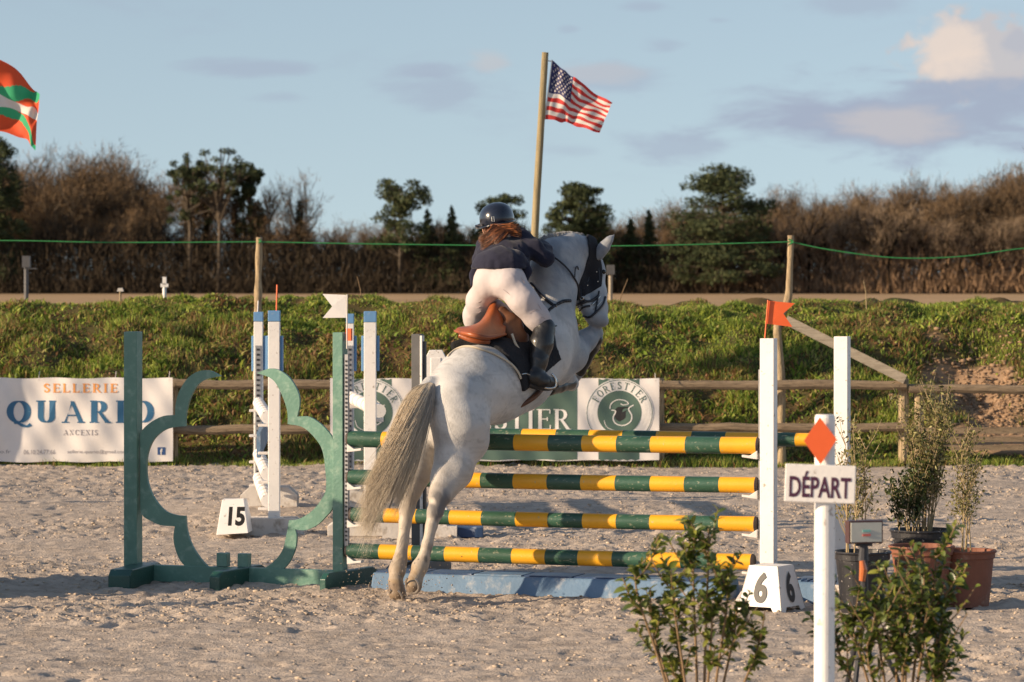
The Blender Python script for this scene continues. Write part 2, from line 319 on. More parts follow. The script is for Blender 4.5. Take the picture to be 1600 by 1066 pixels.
G = obj('bank_grass', (np.concatenate([v1, v2, v3]), np.concatenate([f1, f2+len(v1), f3+len(v1)+len(v2)])), M['grass'], col=np.concatenate([c1, c2, c3]))
tag(G, 'rough green and rusty brown grass growing over the earth bank', 'grass', kind='stuff')
# sand clods
def clods(n, seed, reg=None):
    r = np.random.RandomState(seed); ph = (1+5**.5)/2
    iv = np.array([(-1, ph, 0), (1, ph, 0), (-1, -ph, 0), (1, -ph, 0), (0, -1, ph), (0, 1, ph), (0, -1, -ph), (0, 1, -ph), (ph, 0, -1), (ph, 0, 1), (-ph, 0, -1), (-ph, 0, 1)])/1.9
    ff = np.array([(0, 11, 5), (0, 5, 1), (0, 1, 7), (0, 7, 10), (0, 10, 11), (1, 5, 9), (5, 11, 4), (11, 10, 2), (10, 7, 6), (7, 1, 8), (3, 9, 4), (3, 4, 2), (3, 2, 6), (3, 6, 8), (3, 8, 9), (4, 9, 5), (2, 4, 11), (6, 2, 10), (8, 6, 7), (9, 8, 1)])
    y = 15+22*r.rand(n)**1.25; x = r.uniform(-1, 1, n)*(y*.165+.2); m = r.rand(n) < (.15+.85*sst(.42, .62, vnoise(x*.55+31, y, 1.3, 1))); x, y = x[m], y[m]; n = len(x)
    if reg is not None: n = reg; x = r.normal(5.3, .4, n); y = r.normal(39.1, .55, n)
    s = .003+.011*r.rand(n)**2.6*(2.6 if reg else 1); z = (bankz if reg else sandz)(x, y)+s*.05
    V = iv[None]*s[:, None, None]*r.uniform(.55, 1.4, (n, 12, 1))*np.stack([r.uniform(.9, 1.8, n), r.uniform(.9, 1.6, n), r.uniform(.5, .9, n)], 1)[:, None]+np.stack([x, y, z], 1)[:, None]
    return V.reshape(-1, 3), (np.arange(n)[:, None, None]*12+ff[None]).reshape(-1, 3)
tag(obj('sand_clods', clods(48000, 3), M['clod']), 'loose clods of trodden sand scattered over the arena', 'sand clods', kind='stuff')
tag(obj('earth_clods', clods(10, 4, 4000), M['earth']), 'crumbled brown earth on the bare patch of the bank at the right', 'earth clods', kind='stuff')
# ---------------------------------------------------------------- trees on the far side of the field
TY = 480.0
def wedges(P0, P1, w, r):
    """thin wedge triangles from P0 to P1 (N,3), width w"""
    d = P1-P0; a = np.cross(d, r.normal(size=d.shape)); a /= np.linalg.norm(a, axis=1)[:, None]+1e-9
    V = np.stack([P0-a*w[:, None]/2, P0+a*w[:, None]/2, P1], 1).reshape(-1, 3); return V, np.arange(len(V)).reshape(-1, 3)
def bare_tree(seed, H, spread=.36, dens=1., low=.22):
    r = random.Random(seed); segs = []; tips = []
    def grow(p, d, L, rad_, lv):
        n = 3; q = p
        for i in range(n):
            d = d+np.array([r.gauss(0, .12), r.gauss(0, .12), r.gauss(.05, .08)])*(1 if lv else .35); d /= np.linalg.norm(d)
            q2 = q+d*L/n; segs.append((q, q2, rad_*(1-.25*i/n), rad_*(1-.25*(i+1)/n), lv)); q = q2
            if lv >= 2: tips.append((q2, d, lv))
            if lv < 4 and (lv > 0 or i > 0) and r.random() < (.95 if lv else .9):
                for _ in range(2 if lv < 2 else 1):
                    a = r.uniform(0, 2*pi); t = r.uniform(.5, 1.05); u, v = frame_along(d); nd = d*cos(t)+(u*cos(a)+v*sin(a))*sin(t); nd[2] += .25
                    grow(q2, nd/np.linalg.norm(nd), L*r.uniform(.5, .72), rad_*.5, lv+1)
        if lv < 4:
            for _ in range(2):
                a = r.uniform(0, 2*pi); t = r.uniform(.2, .5); u, v = frame_along(d); nd = d*cos(t)+(u*cos(a)+v*sin(a))*sin(t)
                grow(q, nd, L*r.uniform(.55, .75), rad_*.62, lv+1)
    grow(np.zeros(3), np.array([0, 0, 1.]), H*.42, H*.012, 0)
    zm = max(s[1][2] for s in segs); sc = H*.93/zm; sx = sc*spread/.36
    S = np.array([sx, sx, sc]); A = []
    for a, b, ra, rb, lv in segs:
        if lv <= 3: A.append(tube([a*S, b*S], [ra, rb*.95] if lv < 3 else [ra*.9, rb*.8], 4 if lv < 2 else 3, cap=False))
    rr = np.random.RandomState(seed); T = np.array([t[0]*S for t in tips]); Dn = np.array([t[1] for t in tips]); n = int(5200*dens)
    k = rr.randint(0, len(T), n); d = Dn[k]+rr.normal(0, .55, (n, 3)); d[:, 2] += .25; d /= np.linalg.norm(d, axis=1)[:, None]
    L = rr.uniform(.35, 1.1, n)*H/15; p0 = T[k]+rr.normal(0, .15, (n, 3)); w = rr.uniform(.03, .065, n)*H/15
    # low side shoots
    V, F = wedges(p0, p0+d*L[:, None], w, rr)
    tn = rr.uniform(.75, 1.25, n)[:, None]*(np.array([.11, .074, .046])*(1-rr.rand(n, 1))+np.array([.16, .108, .06])*rr.rand(n, 1))
    return cat(*A), (V, F), np.repeat(tn, 3, 0)
def clump_crown(pads, n, size, seed, col, col2):
    r = np.random.RandomState(seed); pads = np.array(pads, float); vol = pads[:, 3]*pads[:, 4]; k = r.choice(len(pads), n, p=vol/vol.sum())
    q = r.normal(size=(n, 3)); q /= np.linalg.norm(q, axis=1)[:, None]; q *= (r.rand(n)**.45)[:, None]
    c = pads[k, :3]+q*np.stack([pads[k, 3], pads[k, 3], pads[k, 4]], 1)
    a = r.normal(size=(n, 3)); b = r.normal(size=(n, 3)); s = size*r.uniform(.5, 1.3, n)[:, None]
    a *= s/np.linalg.norm(a, axis=1)[:, None]; b *= s*.6/np.linalg.norm(b, axis=1)[:, None]
    V = np.stack([c-a, c+b, c+a, c-b], 1).reshape(-1, 3); t = r.rand(n, 1)*r.uniform(.3, 1, len(pads))[k][:, None]
    return (V, np.arange(4*n).reshape(-1, 4)), np.repeat(np.array(col)*(1-t)+np.array(col2)*t, 4, 0)
NC, NC2 = (.03, .045, .02), (.095, .105, .045)
def conifer(kind, H, Wd, seed):
    r = random.Random(seed); pads = []; A = [tube([(0, 0, 0), (.1, 0, H*.4), (r.uniform(-.3, .3), 0, H*.95)], [H*.02, H*.014, H*.004], 6)]
    if kind == 'pine':
        for i in range(44):
            t = r.uniform(.38, 1)**.85; rr = Wd*.5*(1-((t-.7)/.42)**2)**.5 if abs(t-.7) < .42 else .3; a = r.uniform(0, 2*pi); q = r.uniform(.2, 1)*rr
            c = (cos(a)*q, sin(a)*q, t*H); pads.append((*c, Wd*r.uniform(.1, .19), H*r.uniform(.035, .07))); A.append(tube([(0, 0, t*H-.12*H), c], [H*.007, H*.003], 4))
        n, s = 6500, .24
    elif kind == 'umbrella':
        for i in range(46):
            a = r.uniform(0, 2*pi); q = Wd*.5*r.random()**.6; z = H*(.8+.15*(1-(q/(Wd*.5))**2)-r.uniform(0, .16)-(.22*r.random() if r.random() < .3 else 0)); pads.append((cos(a)*q, sin(a)*q, z, Wd*.1, H*.026)); A.append(tube([(0, 0, H*r.uniform(.45, .75)), (cos(a)*q, sin(a)*q, z)], [H*.007, H*.003], 4))
        n, s = 4200, .2
    elif kind == 'cedar':
        for i in range(210):
            t = .1+.88*r.random(); rr = Wd*.5*(1-max(0, (t-.35)/.66)**2.2)**.5*r.uniform(.8, 1.05); a = r.uniform(0, 2*pi); q = r.uniform(.25, 1)*rr
            pads.append((cos(a)*q, sin(a)*q, t*H+q*.05, Wd*r.uniform(.08, .15), H*r.uniform(.028, .06))); A.append(tube([(0, 0, t*H-.03*H), (cos(a)*q, sin(a)*q, t*H)], [H*.006, H*.003], 4))
        n, s = 20000, .24
    else:
        for i in range(34):
            t = .08+.92*i/33; rr = Wd*.5*(1.05-t)*r.uniform(.7, 1.3); a = i*2.4; pads.append((cos(a)*rr*.5, sin(a)*rr*.5, t*H, rr*.6+.15, H*.035))
        n, s = 5200, .22
    cr, cc = clump_crown(pads, n, s, seed, NC, NC2); return cat(*A), cr, cc
def place_tree(name, label, cat_, tr, at, group=None, rot=0., sx=1., sz=1., cm='twig'):
    (tv, tf), cr, cc = tr
    t = thing(name, (0, 0, 0), label, cat_, group); obj('trunk', (tv, tf), M['trunk'], t); obj('crown', cr, M[cm], t, col=cc)
    t.location = at; t.rotation_euler.z = rot; t.scale = (sx, sx, sz); return t
def copy_tree(o, **kw):
    c = o.copy(); COL.objects.link(c)
    for k, v in kw.items(): setattr(c, k, v)
    for ch in list(o.children):
        d = ch.copy(); COL.objects.link(d); d.parent = c
        for g2 in list(ch.children): e = g2.copy(); COL.objects.link(e); e.parent = d
    return c
prof = [(-250, 225), (-60, 235), (0, 236), (60, 232), (110, 236), (190, 222), (240, 265), (262, 300), (330, 275), (400, 270), (430, 290), (480, 328), (530, 328), (560, 342), (620, 346), (700, 350), (780, 348), (850, 346), (930, 342), (1000, 338), (1050, 322), (1080, 300), (1140, 310), (1180, 310), (1230, 290), (1300, 286), (1400, 278), (1480, 266), (1560, 263), (1600, 248), (1850, 235)]
px_, py_ = np.array(prof, float).T
protos = [bare_tree(100+i, 15, .3+.05*(i % 3), .62) for i in range(7)]
GL = 'bare brown leafless tree in the wood across the far field'; GG = 'bare trees of the wood across the field'
first = []; nb = 0
for layer, (Yt, step, k) in enumerate([(468, 38, .8), (480, 30, .93), (492, 30, 1.0), (506, 36, .99)]):
    px = -260+R.uniform(0, 20)
    while px < 1870:
        top = np.interp(px, px_, py_)+R.uniform(-4, 13); h = (462-top)/FPX*Yt*k*R.uniform(.92, 1.12)
        if 262 < px < 560 and R.random() < .55: px += step*R.uniform(.6, 1.4); continue
        if 262 < px < 560: h = min(h, (462-338)/FPX*Yt)*R.uniform(.75, 1.1)
        if layer == 0 and px < 1180: h *= .78
        X = (px-800)/FPX*Yt; at = (X, Yt+R.uniform(-5, 5), -.1); j = nb % 7
        if nb < 7: t = place_tree('bare_tree', GL, 'tree', protos[j], at, GG, R.uniform(0, 6.28), h/15*1.05, h/15); first.append(t)
        else: t = copy_tree(first[j], location=at, rotation_euler=(0, 0, R.uniform(0, 6.28)), scale=(h/15*R.uniform(.95, 1.25), h/15*R.uniform(.95, 1.25), h/15))
        nb += 1; px += step*R.uniform(.6, 1.4)
pf = []
for i, px in enumerate([1196, 1222, 1262, 1290, 1322, 1352, 1384, 1410, 1446, 1478, 1502, 1538, 1566, 1592, 1640, 1700]):
    h = (462-np.interp(px, px_, py_))/FPX*460*R.uniform(.62, .95); at = ((px-800)/FPX*460, 460+R.uniform(-3, 3), -.1)
    if i < 4:
        t = place_tree('bare_tree', 'slender bare tree with a pale trunk at the front of the right-hand wood', 'tree', bare_tree(400+i, 12, .34, .3), at, 'pale-trunked trees at the front of the wood', R.uniform(0, 6), h/12, h/12); t.children[0].data.materials[0] = M['ptrunk']; t.children[1].data.materials[0] = M['twig']; pf.append(t)
    else: copy_tree(pf[i % 4], location=at, rotation_euler=(0, 0, R.uniform(0, 6)), scale=(h/12, h/12, h/12))
def tree_at(kind, px, top, width, Yt, label, seed, name=None, cat_='tree'):
    H = (462-top)/FPX*Yt; Wd = width/FPX*Yt; c = conifer(kind, H, Wd, seed)
    return place_tree(name or {'pine': 'pine_tree', 'umbrella': 'pine_tree', 'cedar': 'cedar_tree', 'fir': 'fir_tree'}[kind], label, cat_, c, ((px-800)/FPX*Yt, Yt, -.1), cm='needle')
tree_at('cedar', -12, 216, 110, 462, 'dark evergreen with its tip poking up under the orange flag at the far left', 1)
tree_at('umbrella', 342, 222, 110, 460, 'tall flat-topped pine with an umbrella crown, tallest of the left wood', 2)
tree_at('umbrella', 296, 228, 70, 461, 'thin-topped pine just left of the umbrella-crowned pine', 3)
tree_at('pine', 390, 262, 50, 464, 'narrow pine just right of the umbrella-crowned pine', 4)
tree_at('pine', 624, 287, 100, 458, 'spreading green pine standing alone between the white flag and the rider', 5)
tree_at('fir', 668, 332, 75, 462, 'small dark fir just right of the spreading green pine', 6)
tree_at('fir', 706, 328, 85, 460, 'pointed dark fir left of the rider helmet', 7)
tree_at('pine', 782, 312, 85, 462, 'dark pine right behind the rider helmet', 8)
tree_at('cedar', 903, 290, 122, 458, 'round dark evergreen behind the horse ears, right of the flagpole', 9)
tree_at('fir', 985, 346, 75, 461, 'small pointed fir right of the round dark evergreen', 10)
tree_at('fir', 1014, 334, 65, 463, 'slim fir left of the big cedar', 11)
tree_at('cedar', 1128, 262, 175, 456, 'broad layered cedar, the widest evergreen of the tree line', 12)
sp_t = bare_tree(300, 18, .3, .45)
place_tree('bare_tree', 'lone bare tree with a dark trunk, clear against the sky right of the left wood', 'tree', sp_t, ((468-800)/FPX*462, 462, -.1), sx=.98, sz=.98)
place_tree('bare_tree', 'bare tree with an open crown between the pines and the lone bare tree', 'tree', bare_tree(301, 16.5, .27, .5), ((418-800)/FPX*463, 463, -.1), sx=1., sz=1.)
def add_ivy(t, H, w, seed, top=.6):
    cr, cc = clump_crown([(0, 0, H*(.06+top*i/10), w, H*.05) for i in range(11)], 1500, .22, seed, (.018, .022, .012), (.04, .045, .02)); obj('ivy', cr, M['needle'], t, col=cc)
for o_ in [o_ for o_ in COL.objects if o_.get('label', '').startswith('lone bare tree')]: add_ivy(o_, 18, .55, 5)
for px, top, lb, sd in ((300, 238, 'open bare tree among the flat-topped pines of the left wood, leftmost of three', 310), (322, 232, 'open bare tree directly left of the umbrella-crowned pine', 311), (368, 250, 'open bare tree directly right of the umbrella-crowned pine', 312)):
    h = (462-top)/FPX*466; t = place_tree('bare_tree', lb, 'tree', bare_tree(sd, h, .3, .5), ((px-800)/FPX*466, 466, -.1)); add_ivy(t, h, .5, sd)
# dark brambles and evergreen understorey at the foot of the wood
r = np.random.RandomState(9); n = 200000; x = r.uniform(-95, 95, n); pxx = 800+x*FPX/475; top = np.interp(pxx, [0, 300, 700, 1000, 1180, 1300, 1600], [7.5, 7.8, 6.8, 7.0, 6.6, 6.2, 6.5])
z = r.rand(n)**1.35*top*(.55+.75*vnoise(x, x*0, 5, 51)+.35*vnoise(x, x*0, 1.7, 52)); y = r.uniform(454, 488, n)+z*.8
c = np.stack([x, y, z], 1); a = r.normal(size=(n, 3))*.13; b = r.normal(size=(n, 3))*[.1, .1, .35]
z = z*1.; d_ = r.normal(0, .4, (n, 3))+[0, 0, .9]; V, FU = wedges(c, c+d_*r.uniform(.5, 1.6, (n, 1)), r.uniform(.06, .16, n), r); cc = np.array([.036, .028, .02])+r.rand(n, 1)*np.array([.032, .023, .014]); cc = cc*(1+sst(18, 45, x)[:, None]*np.array([3.2, 2.6, 2.2]))
tag(obj('undergrowth', (V, FU), M['under'], col=np.repeat(cc, 3, 0)), 'dark mass of brambles and undergrowth along the foot of the wood', 'undergrowth', kind='stuff')

# ---------------------------------------------------------------- rail fence, tall posts, rope, flagpole
FY = 37.15
def rail(px0, py0, px1, py1, Y0, Y1, rr, seed):
    a, b = P(px0, py0, Y0), P(px1, py1, Y1); n = 10; r = random.Random(seed)
    return tube([a+(b-a)*i/n+np.array([0, 0, r.uniform(-.008, .008)]) for i in range(n+1)], [rr*r.uniform(.92, 1.06) for _ in range(n+1)], 9)
fe = thing('rail_fence', (0, FY, 0), 'weathered round-rail wooden fence along the foot of the bank behind the banners', 'fence')
xs = [-420, -120, 270, 640, 1030, 1412]
for i in range(5):
    obj('rail', rail(xs[i]-6, 600+i*.3, xs[i+1]+4, 601+i*.3, FY, FY, .052, i), M['log'], fe)
    obj('rail', rail(xs[i]-6, 674-i*1.2, xs[i+1]+4, 674-(i+1)*1.2, FY, FY, .05, 20+i), M['log'], fe)
for i, x_ in enumerate(xs): p = P(x_, 590, FY+.1); obj('fence_post', tube([(p[0], p[1], -.3), (p[0], p[1], p[2]-.01)], [.06, .056], 10), M['post'], fe)
fr = thing('rail_fence', (5.5, FY, 0), 'lower section of wooden rail fence with stacked boards at the right edge', 'fence')
obj('rail', rail(1420, 607, 1660, 610, FY, FY, .05, 41), M['log'], fr); obj('rail', rail(1655, 610, 1900, 612, FY, FY, .05, 42), M['log'], fr)
for y_, h_ in ((672, .07), (686, .06), (699, .06)):
    a, b = P(1432, y_, FY+.02), P(1900, y_+1, FY+.02); obj('board', box((a+b)/2, (b[0]-a[0], .04, h_*.95), None), M['log'], fr)
for x_ in (1436, 1660, 1890): p = P(x_, 603, FY+.1); obj('fence_post', tube([(p[0], p[1], -.3), (p[0], p[1], p[2])], .055, 10), M['post'], fr)
def rough_post(pts, r0, r1, seed, nm, label):
    pp = spline(pts, 26); r = random.Random(seed); rs = [(r0+(r1-r0)*i/25)*(1+r.uniform(-.12, .12)) for i in range(26)]
    v, f = tube(pp, rs, 10, seed=seed, jit=.06); o = obj(nm, (v, f), M['post'], org=(pp[0][0], pp[0][1], 0), smooth=True); return tag(o, label, 'post')
rough_post([P(401, 730, 37.3)*[1, 1, 0]-[0, 0, .2], P(402, 560, 37.3), P(403, 470, 37.3), P(405, 371, 37.3)], .05, .036, 1, 'wooden_post', 'rough split wooden post holding the green rope behind the blue-topped standards')
rough_post([P(1222, 735, 37.35)*[1, 1, 0]-[0, 0, .2], P(1220, 590, 37.35), P(1215, 510, 37.35), P(1231, 470, 37.35), P(1234, 420, 37.35), P(1236, 368, 37.35)], .05, .034, 2, 'wooden_post', 'crooked wooden post holding the green rope behind the red pennant')
a, b = P(1228, 500, 37.2), P(1414, 593, FY-.05); d = (b-a); L = np.linalg.norm(d); d /= L; nn = np.array([0, 1., 0]); bb = np.cross(nn, d)
tag(obj('wooden_board', box((a+b)/2, (L, .045, .1), [d, nn, bb]), M['board'], org=(b[0], b[1], 0)), 'pale bare wooden board slanting down from the crooked post to the rail fence', 'board')
rp = [P(-420, 372, 37.3), P(-300, 377, 37.3), P(0, 376, 37.3), P(180, 379, 37.3), P(404, 378, 37.3)]
rq = [P(404, 378, 37.26), P(560, 381, 37.26), P(800, 384, 37.26), P(1000, 384, 37.26), P(1236, 378, 37.3)]
r2 = [P(1236, 378, 37.3), P(1300, 391, 37.3), P(1400, 403, 37.3), P(1500, 401, 37.3), P(1600, 388, 37.3), P(1760, 372, 37.3)]
tag(obj('green_rope', cat(tube(spline(rp, 30), .0075, 6), tube(spline(rq, 40), .0075, 6), tube(spline(r2, 40), .0075, 6), tube(spline([P(404, 374, 37.24), P(408, 377, 37.24), P(404, 380, 37.24)], 6), .01, 6), tube(spline([P(1232, 374, 37.28), P(1240, 378, 37.28), P(1233, 382, 37.28)], 6), .01, 6)), M['rope'], org=P(404, 378, 37.3)), 'thin green rope strung high between the rough wooden posts', 'rope')
FP = 37.5
pp = [P(826, 735, FP)*[1, 1, 0]-[0, 0, .2], P(828, 600, FP), P(835, 380, FP), P(845, 200, FP), P(852, 82, FP)]
fo = tag(obj('flagpole', tube(spline(pp, 24), np.linspace(.048, .036, 24), 14, seed=4, jit=.02), M['pole_wood'], org=pp[0]+[0, 0, .2], smooth=True), 'slightly leaning round wooden flagpole behind the rider', 'flagpole')
def flag_surface(tl, bl, tr_, br, Y, waves, sag=0.):
    T = [spline(tl, 30), spline(bl, 30)]
    def S(u, v):
        u = np.clip(np.asarray(u, float), 0, 1); v = np.asarray(v, float); k = u*29; i = np.minimum(k.astype(int), 28); f = (k-i)[..., None]
        A = T[0][i]*(1-f)+T[0][i+1]*f; B = T[1][i]*(1-f)+T[1][i+1]*f; p = A*(1-v[..., None])+B*v[..., None]
        dy = sum(am*np.sin(u*fu+v*fv+ph)*np.minimum(u*4, 1) for am, fu, fv, ph in waves)
        dz = sum(.35*am*np.cos(u*fu*1.1+v*fv*2+ph)*np.minimum(u*4, 1) for am, fu, fv, ph in waves)
        p[..., 1] += dy; p[..., 2] += dz; return p
    return S
US = flag_surface([P(862, 93, FP), P(885, 112, FP), P(912, 133, FP), P(957, 160, FP)], [P(850, 187, FP), P(878, 189, FP), P(900, 198, FP), P(937, 206, FP)], 0, 0, FP, [(.03, 9, 3, .5), (.018, 17, -5, 1.2), (.01, 30, 8, 2.)])
def flagmesh(S, nu, nv, fn):
    u, v = np.meshgrid(np.linspace(0, 1, nu+1), np.linspace(0, 1, nv+1)); V = S(u, v).reshape(-1, 3)
    i = (np.arange(nv)[:, None]*(nu+1)+np.arange(nu)[None, :]); F = np.stack([i, i+1, i+nu+2, i+nu+1], -1).reshape(-1, 4)
    uc, vc = np.meshgrid((np.arange(nu)+.5)/nu, (np.arange(nv)+.5)/nv); return V, F, fn(uc, vc).ravel()
def usfn(u, v):
    row = np.floor(v*13).astype(int); m = np.where(row % 2 == 0, 0, 1); m = np.where((u < .48) & (row < 7), 2, m); return np.where(u < .035, 1, m)
t = thing('flag', P(862, 93, FP), 'red, white and blue flag with stars and stripes streaming from the wooden flagpole', 'flag')
V, F, fm = flagmesh(US, 60, 52, usfn); obj('flag_cloth', (V, F), [M['fred'], M['fwhite'], M['fblue']], t, smooth=True, fm=fm)
sv_, sf_ = [], []
for rw in range(9):
    for cl in range(6 if rw % 2 == 0 else 5):
        u0 = .06+(cl+(.5 if rw % 2 == 0 else 1.))*.42/6.0*1.0; v0 = (rw+1)*.7*.77/10*1.0
        for s_ in (-.006, .006):
            k = len(sv_); pts = []
            for q in range(10):
                rr_ = 1. if q % 2 == 0 else .5; a_ = pi*q/5; pts.append((u0+.02*rr_*sin(a_), v0+.028*rr_*cos(a_)))
            pts.append((u0, v0)); pv = US(np.array([p[0] for p in pts]), np.array([p[1] for p in pts])); pv[:, 1] += s_
            sv_ += list(pv); sf_ += [(k+10, k+q, k+(q+1) % 10) for q in range(10)]
obj('stars', (sv_, sf_), M['fwhite'], t)
for q in (96, 184): p = P(862-(q-93)*.128, q, FP); obj('flag_tie', tube([p, p+[-.06, .0, .01]], .006, 5), M['fwhite'], t)
# second flag, its pole stands outside the left edge
BP = 36.5
BS = flag_surface([P(-200, 25, BP), P(-90, 70, BP), P(14, 106, BP), P(63, 146, BP)], [P(-208, 165, BP), P(-90, 200, BP), P(24, 214, BP), P(56, 230, BP)], 0, 0, BP, [(.09, 9, 3, .2), (.05, 16, -5, 1.0), (.02, 30, 9, .4)])
def bsfn(u, v):
    m = np.zeros(u.shape, int); m = np.where(np.abs(u-v) < .095, 1, m); m = np.where(np.abs(u-(1-v)) < .095, 1, m)
    return np.where((np.abs(u-.5) < .05) | (np.abs(v-.5) < .085), 2, m)
V, F, fm = flagmesh(BS, 110, 80, bsfn)
t = thing('flag', P(-200, 25, BP), 'orange-red flag with green diagonal and white cross bands fluttering in at the left edge', 'flag'); obj('flag_cloth', (V, F), [M['bred'], M['bgrn'], M['fwhite']], t, smooth=True, fm=fm)
q0 = P(-206, 12, BP); tag(obj('flagpole', tube([(q0[0]-.09, BP, -.2), (q0[0]-.02, BP, q0[2])], [.052, .04], 12), M['pole_wood'], org=(q0[0]-.09, BP, 0)), 'wooden flagpole of the orange-red flag just outside the left edge', 'flagpole')
# small things standing on the bank and behind it
def fieldpost(px, ptop, Y, rr, head, label, nm, cat_, m='post'):
    b = P(px, 475, Y); z0 = float(bankz(b[0], Y))-.1 if Y < 50 else 0.; tpt = P(px, ptop, Y); t = thing(nm, (b[0], Y, z0), label, cat_)
    obj('post', tube([(b[0], Y, z0), tpt], rr, 8), M[m], t); return t, tpt
t, q = fieldpost(41, 418, 60, .04, 1, 'grey nest box on a post at the far left behind the bank', 'bird_box', 'bird box', 'greyp'); obj('box', box(q+[0, 0, .1], (.13, .13, .2)), M['greyp'], t); obj('ledge', box(q+[.08, -.02, -.02], (.2, .05, .02)), M['greyp'], t)
t, q = fieldpost(188, 452, 46, .014, 1, 'small sign on a short stake left of the white marker', 'field_marker', 'marker', 'post'); obj('marker_head', prism([(-.045, -.03), (.045, -.03), (.03, .015), (-.03, .015)], q, (1, 0, 0), (0, 0, 1), (0, 1, 0), .03), M['wdirty'], t)
t, q = fieldpost(257, 446, 45, .026, 1, 'white cross-shaped marker standing on top of the bank', 'white_marker', 'marker', 'white'); obj('crosspiece', box(q+[0, 0, 0], (.1, .05, .045)), M['white'], t); obj('finial', box(q+[0, 0, .06], (.05, .05, .1)), M['white'], t)
t, q = fieldpost(954, 428, 60, .035, 1, 'pale box on a post beyond the horse head', 'bird_box', 'bird box', 'board'); obj('box', box(q+[.0, 0, .07], (.14, .12, .17)), M['greyp'], t)
for px, tp, dx, lb in ((566, 432, -8, 'thin dark stick leaning on top of the bank right of the white pennant'), (963, 436, 18, 'thin curved stick leaning on the bank right of the horse head'), (1354, 438, -5, 'thin pale stick on the bank left of the bare dirt patch')):
    a, b = P(px, 474, 42.5), P(px+dx, tp, 42.5); tag(obj('stick', tube([a-[0, 0, .1], (a+b)/2+[.01, 0, 0], b], [.008, .006, .004], 5), M['stem'] if px < 1000 else M['pstem'], org=a), lb, 'stick')

# ---------------------------------------------------------------- lettering
def text_mesh(body, bold=0., sx=1.):
    cu = bpy.data.curves.new('t', 'FONT'); cu.body = body; cu.offset = bold; cu.resolution_u = 4; ob = bpy.data.objects.new('t', cu); COL.objects.link(ob)
    dg = bpy.context.evaluated_depsgraph_get(); me = bpy.data.meshes.new_from_object(ob.evaluated_get(dg))
    V = np.array([v.co[:] for v in me.vertices]); F = [tuple(p.vertices) for p in me.polygons]; bpy.data.objects.remove(ob); bpy.data.meshes.remove(me)
    V = V[:, :2]-V[:, :2].min(0); return V/ (V[:, 1].max()), F
def stroke(path, T, t, n=None):
    p = np.asarray(path, float); V = []; F = []
    for i in range(len(p)):
        d = p[min(i+1, len(p)-1)]-p[max(i-1, 0)]; d = d/np.linalg.norm(d); w = t+(T-t)*abs(d[1])**1.4; nn = np.array([-d[1], d[0]]); V += [p[i]+nn*w/2, p[i]-nn*w/2]
    return V, [(2*i, 2*i+1, 2*i+3, 2*i+2) for i in range(len(p)-1)]
def arc(cx, cy, rx, ry, a0, a1, n=18): return [(cx+rx*cos(rad(a0+(a1-a0)*i/n)), cy+ry*sin(rad(a0+(a1-a0)*i/n))) for i in range(n+1)]
